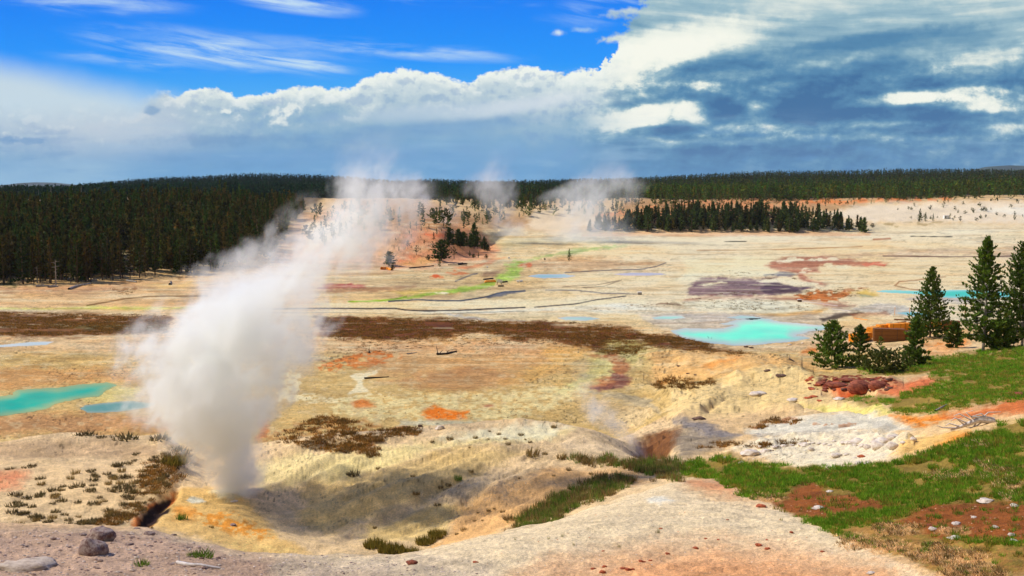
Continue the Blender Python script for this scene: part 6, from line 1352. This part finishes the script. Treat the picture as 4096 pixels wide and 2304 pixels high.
def log(m_, pts, r0, r1, mat, label, dmin, group=None, name='log', lift=0.6, branches=()):
    P = []
    for i, (x, y) in enumerate(pts):
        u, v = m_([(x, y)])[0]; p = at(u, v, dmin); P.append(p + Vector((0, 0, lift * (r0 + (r1 - r0) * i / max(1, len(pts) - 1)))))
    o0 = P[0].copy(); L = [tuple(p - o0) for p in P]; n = len(L); mid = []
    for i in range(n - 1):
        mid.append(L[i]); mid.append(tuple((L[i][k] + L[i + 1][k]) / 2 + rs.uniform(-.3, .3) * r0 for k in range(3)))
    mid.append(L[-1]); rad = list(np.linspace(r0, r1, len(mid)))
    tubes = [(mid, rad, 7)]
    for f, dx, dy, dz in branches:
        b = np.array(mid[0]) * (1 - f) + np.array(mid[-1]) * f; tubes.append(([b, b + np.array([dx * .5, dy * .5, dz * .6]), b + np.array([dx, dy, dz])], [r1 * 0.7, r1 * 0.5, r1 * 0.2], 5))
    o = tubes_mesh(name, tubes, mat); o.location = o0; return tag(o, label, 'log', group)
log(Z5, [(690, 1412), (760, 1408), (835, 1388)], 0.28, 0.12, M_DARKWOOD, 'dark fallen snag with an upright stub on the tan flats', 100, branches=((0.05, -0.3, 0, 1.6), (0.15, 0.6, 0, 0.7), (0.5, 0.5, 0.2, 0.5)))
log(Z5, [(200, 1400), (202, 1385)], 0.16, 0.08, M_DARKWOOD, 'short dark stump left of the fallen snag', 100, branches=((0.0, 0.05, 0, 1.5),), name='stump')
log(Z5, [(475, 1408), (545, 1395)], 0.14, 0.06, M_GREYWOOD, 'grey broken branch left of the fallen snag', 100, branches=((0.4, 0.3, 0, 0.5),))
log(Z2, [(165, 28), (255, 22), (340, 15)], 0.18, 0.09, M_DARKWOOD, 'thin brown log lying on the near tan flats', 100)
log(Z1, [(1280, 1362), (1380, 1378), (1490, 1385), (1590, 1398)], 0.05, 0.025, M_PALEWOOD, 'bleached forked stick on the gravel ridge at the bottom', 14, name='stick', branches=((0.03, 0.0, 0.05, 0.20), (0.05, -0.15, -0.05, 0.03), (0.25, 0.16, -0.1, 0.02)))
for pts, lab in [([(260, 920), (345, 916)], 'grey log lying left before the front pines of the wood'), ([(500, 940), (580, 912), (655, 898)], 'dark fallen log slanting before the left wood'), ([(870, 858), (935, 856)], 'short log propped like a bench at the edge of the wood'), ([(650, 880), (700, 872)], 'short grey log among the trunks at the wood edge'), ([(350, 925), (420, 918)], 'thin grey log right of the leftmost one'), ([(920, 880), (990, 888)], 'grey broken log right of the bench like one'), ([(1230, 905), (1240, 885)], 'upright broken stub on the flats before the wood')]:
    log(Z4, pts, 0.42, 0.25, M_GREYWOOD, lab, 250, branches=((0.4, 0.5, 0, 0.9), (0.7, -0.4, 0.3, 0.7)))
log(Z7, [(1090, 622), (1250, 606), (1400, 592)], 0.25, 0.2, M_DARKWOOD, 'long low dark rail at the foot of the pink mound, left part', 300); log(Z7, [(1585, 582), (1830, 584)], 0.22, 0.18, M_DARKWOOD, 'long low dark rail at the foot of the mound, right part', 300)
log(Z7, [(1720, 574), (1830, 568)], 0.4, 0.3, M_DARKWOOD, 'heap like dark log on the right rail at the mound', 300, branches=((0.3, 0.8, 0, 0.5), (0.6, -0.8, 0.2, 0.6)))
log(Z7, [(730, 640), (790, 632), (860, 650)], 0.7, 0.5, M_ORANGE, 'stubby yellow timber at the foot of the mound by the steam', 300, branches=((0.5, 0.6, 0, 0.7),))
# standing dead snags in the wood
for x, y, hp, lab in [(270, 893, 125, 'bare grey snag at the left front of the wood'), (405, 910, 190, 'tall bare brown snag at the front of the wood'), (372, 250, 108, 'thin dead spire above the tree tops at left'), (527, 262, 120, 'bare dead spire, right of the thin one at left'), (590, 240, 100, 'leaning dead spire above the tree tops'), (280, 235, 75, 'shortest dead spire above the tree tops')]:
    u, v = Z4([(x, y)])[0]
    if y > 500: p = at(u, v, 250)
    else: p = at(u, v + 6, 250)
    if p is None: continue
    h_ = hp * 0.138 / FPX * p.y
    tb = [([(0, 0, -0.5), (0.1, 0, h_ * 0.5), ((0.9 if 'leaning' in lab else 0.15), 0, h_)], [0.24, 0.16, 0.05], 6)]
    for k in range(14):
        z_ = h_ * rs.uniform(0.3, 0.95); a_ = rs.uniform(0, 6.28); l_ = rs.uniform(0.5, 1.4); tb.append(([(0.05, 0, z_), (math.cos(a_) * l_, math.sin(a_) * l_, z_ + rs.uniform(-.2, .3))], [0.06, 0.02], 4))
    o = tubes_mesh('dead_tree', tb, M_GREYWOOD); o.location = p; tag(o, lab, 'dead tree')
# fallen bleached pine on the right slope
u, v = Z3([(2235, 340)])[0]; p0 = at(u, v, 38); r = empty('dead_tree', p0)
def off(x, y, dz=0.0):
    u_, v_ = Z3([(x, y)])[0]; q = at(u_, v_, 30); s_ = p0.y / q.y; q2 = Vector((0, 0, CZ)) + (q - Vector((0, 0, CZ))) * s_; w_ = q2 - p0; return np.array([w_.x, w_.y * 0.3, w_.z + dz])
tubes_mesh('trunk', [([off(2240, 335), off(2130, 338, .1), off(2030, 375, .08), off(1930, 400, .02)], [0.17, 0.14, 0.09, 0.04], 7), ([off(2240, 325), off(2170, 330, .15), off(2080, 330, .2)], [0.13, 0.10, 0.05], 6)], M_PALEWOOD, r)
for q in [[(2100, 335), (2040, 290), (2090, 270)], [(2080, 340), (1990, 300), (1950, 310)], [(2050, 360), (1960, 330), (1930, 345)], [(2000, 385), (1920, 370), (1890, 380)], [(1960, 395), (1870, 400), (1830, 380)], [(2140, 335), (2200, 290), (2290, 280)], [(2160, 345), (2120, 385), (2070, 395)], [(2110, 360), (2090, 400), (2040, 390)], [(2030, 372), (1980, 345), (2010, 320)], [(2200, 330), (2150, 300), (2090, 310)]]:
    tubes_mesh('branch', [([off(*q[0], .08), off(*q[1], .14), off(*q[2], .1)], [0.045, 0.03, 0.014], 5)], M_PALEWOOD, r)
tag(r, 'bleached fallen pine with bare curling branches on the right slope', 'dead tree')
log(Z10, [(1660, 640), (1775, 570)], 0.09, 0.05, M_GREYWOOD, 'grey fallen branch on the turf above the bleached pine', 40)
log(Z8, [(1590, 1115), (1650, 1135)], 0.22, 0.1, M_GREYWOOD, 'grey broken stump on the tan mound left of the pines', 100, branches=((0.2, -0.1, 0, 0.8),)); log(Z8, [(670, 880), (740, 900)], 0.14, 0.06, M_DARKWOOD, 'dark dead branch at the left shore of the turquoise pool', 100, branches=((0.1, -0.4, 0, 0.7), (0.4, 0.2, 0, 0.6)))
# clutter on the flats
def panel_thing(m_, x, y, w, h_, tilt, label, name='tilted_panel', cat='panel', mat=None):
    u, v = m_([(x, y)])[0]; p = at(u, v, 150); k = p.y / FPX; W, H = w * k, h_ * k; r = empty(name, p)
    b = boxes_mesh('panel', [(-W / 2, W / 2, -0.06, 0.06, 0, H)], mat or M_CREAM, r, 0.02); b.location = (0, 0, H * 0.42); b.rotation_euler = (-tilt, 0.25, 0)
    for s in (-1, 1): tubes_mesh('leg', [([(s * W * 0.4, -0.5, -0.2), (s * W * 0.32, -0.1, H * 0.6)], [0.08, 0.07], 6), ([(s * W * 0.4, 0.9, -0.2), (s * W * 0.32, 0.1, H * 0.75)], [0.07, 0.06], 6)], M_DARKWOOD, r)
    return tag(r, label, cat)
panel_thing(Z7, 2245, 830, 5.5, 4.0, 0.7, 'tilted cream panel on dark legs among the debris on the flats')
for pts, mat, lab in [([(2055, 806), (2200, 800)], M_ORANGE, 'orange planks lying left of the tilted panel, front row'), ([(2070, 792), (2190, 786)], M_ORANGE, 'orange planks lying left of the tilted panel, back row'), ([(2045, 772), (2160, 758)], M_DARKWOOD, 'dark beam behind the orange planks'), ([(2275, 808), (2345, 800)], M_DARKWOOD, 'dark beam lying right of the tilted panel'), ([(2230, 858), (2300, 856)], M_DARKWOOD, 'dark beam in front of the tilted panel')]:
    plank(Z7, pts[0], pts[1], 0.7, mat, lab, 200, 0.1, 0.35)
def crate(m_, x, y, w, mat, label):
    u, v = m_([(x, y)])[0]; p = at(u, v, 150); k = p.y / FPX * w; r = empty('box', p)
    boxes_mesh('body', [(-k / 2, k / 2, -k * 0.4, k * 0.4, 0, k * 0.62)], mat, r, 0.03); boxes_mesh('lid', [(-k * 0.54, k * 0.54, -k * 0.44, k * 0.44, k * 0.623, k * 0.72)], M_WHITEP, r, 0.02)
    return tag(r, label, 'box')
crate(Z7, 2485, 802, 2.6, M_WHITEP, 'left one of two small white boxes right of the tilted panel'); crate(Z7, 2527, 800, 2.8, M_WHITEP, 'right one of two small white boxes right of the tilted panel'); crate(Z7, 2370, 497, 2.2, M_WHITEP, 'tiny white box alone near the end of the pink mound'); crate(Z7, 2090, 612, 1.6, M_WHITEP, 'tiniest white box on the flats, left of the green stream')
crate(Z5, 2160, 976, 4.0, M_GREYWOOD, 'weathered grey box with a pale lid on the track across the flats'); crate(Z8, 1712, 450, 3.6, M_RK['dark'], 'dark box with a pale lid at the end of the walkway line'); crate(Z6, 1905, 425, 4.5, M_WHITEP, 'small pale hut like box right of three pines on the far slope')

# ------------------------------------------------------------------ far mountains and the air
def mountain(name, pts, D, label, c):
    vs, fs = [], []; rows = 14; us = np.linspace(pts[0][0], pts[-1][0], 90)
    vt = np.interp(us, [p[0] for p in pts], [p[1] for p in pts])
    for j in range(rows):
        f = j / (rows - 1); dd = D + 2600 * (f - 0.5)
        prof = math.sin(math.pi * min(f, 0.5)) if f <= 0.5 else math.cos((f - 0.5) * math.pi) * 0.9 + 0.1
        for u, v in zip(us, vt):
            a, dz = ray(u, v); zt = CZ + D * float(dz); x = float(a) * D
            zz = -60 + (zt + 60) * max(prof, 0) + 90 * float(fbm(np.array(x / 500), np.array(dd / 500), 55, 4)) * math.sin(math.pi * f) * (0.0 if abs(f - 0.5) < 0.04 else 1)
            vs.append((x, dd, zz))
    m = simple_mat(name + '_slope', c, 0.95, 0.35, 0.004)
    o = mesh_np(name, np.array(vs), grid_faces(rows, len(us)), m, smooth=True); tag(o, label, None, None, 'structure')
mountain('mountains', [(-60, 186), (-10, 186.5), (20, 184), (40, 182.2), (52, 182.6), (75, 185), (95, 187)], 9000, 'far blue mountain at the left end of the skyline', (70, 76, 66))
mountain('mountains', [(955, 173), (975, 170.5), (990, 166.5), (1005, 165.3), (1024, 166), (1060, 168), (1120, 173)], 9000, 'far blue mountain at the right end of the skyline', (52, 66, 50))
hz = boxes_mesh('haze', [(-8000, 8000, -60, 10600, -75, 420)], None or M_WHITEP, None, 0)
hz.data.materials.clear(); hm = bpy.data.materials.new('air'); hm.use_nodes = True; nt = hm.node_tree; nt.nodes.clear()
ho = nt.nodes.new('ShaderNodeOutputMaterial'); hp = nt.nodes.new('ShaderNodeVolumePrincipled'); nt.links.new(hp.outputs[0], ho.inputs['Volume'])
hp.inputs['Density'].default_value = 0.00002; hp.inputs['Color'].default_value = (0.72, 0.85, 1.0, 1); hp.inputs['Anisotropy'].default_value = 0.0
hz.data.materials.append(hm); tag(hz, 'thin blue air haze over the basin', None, None, 'stuff')
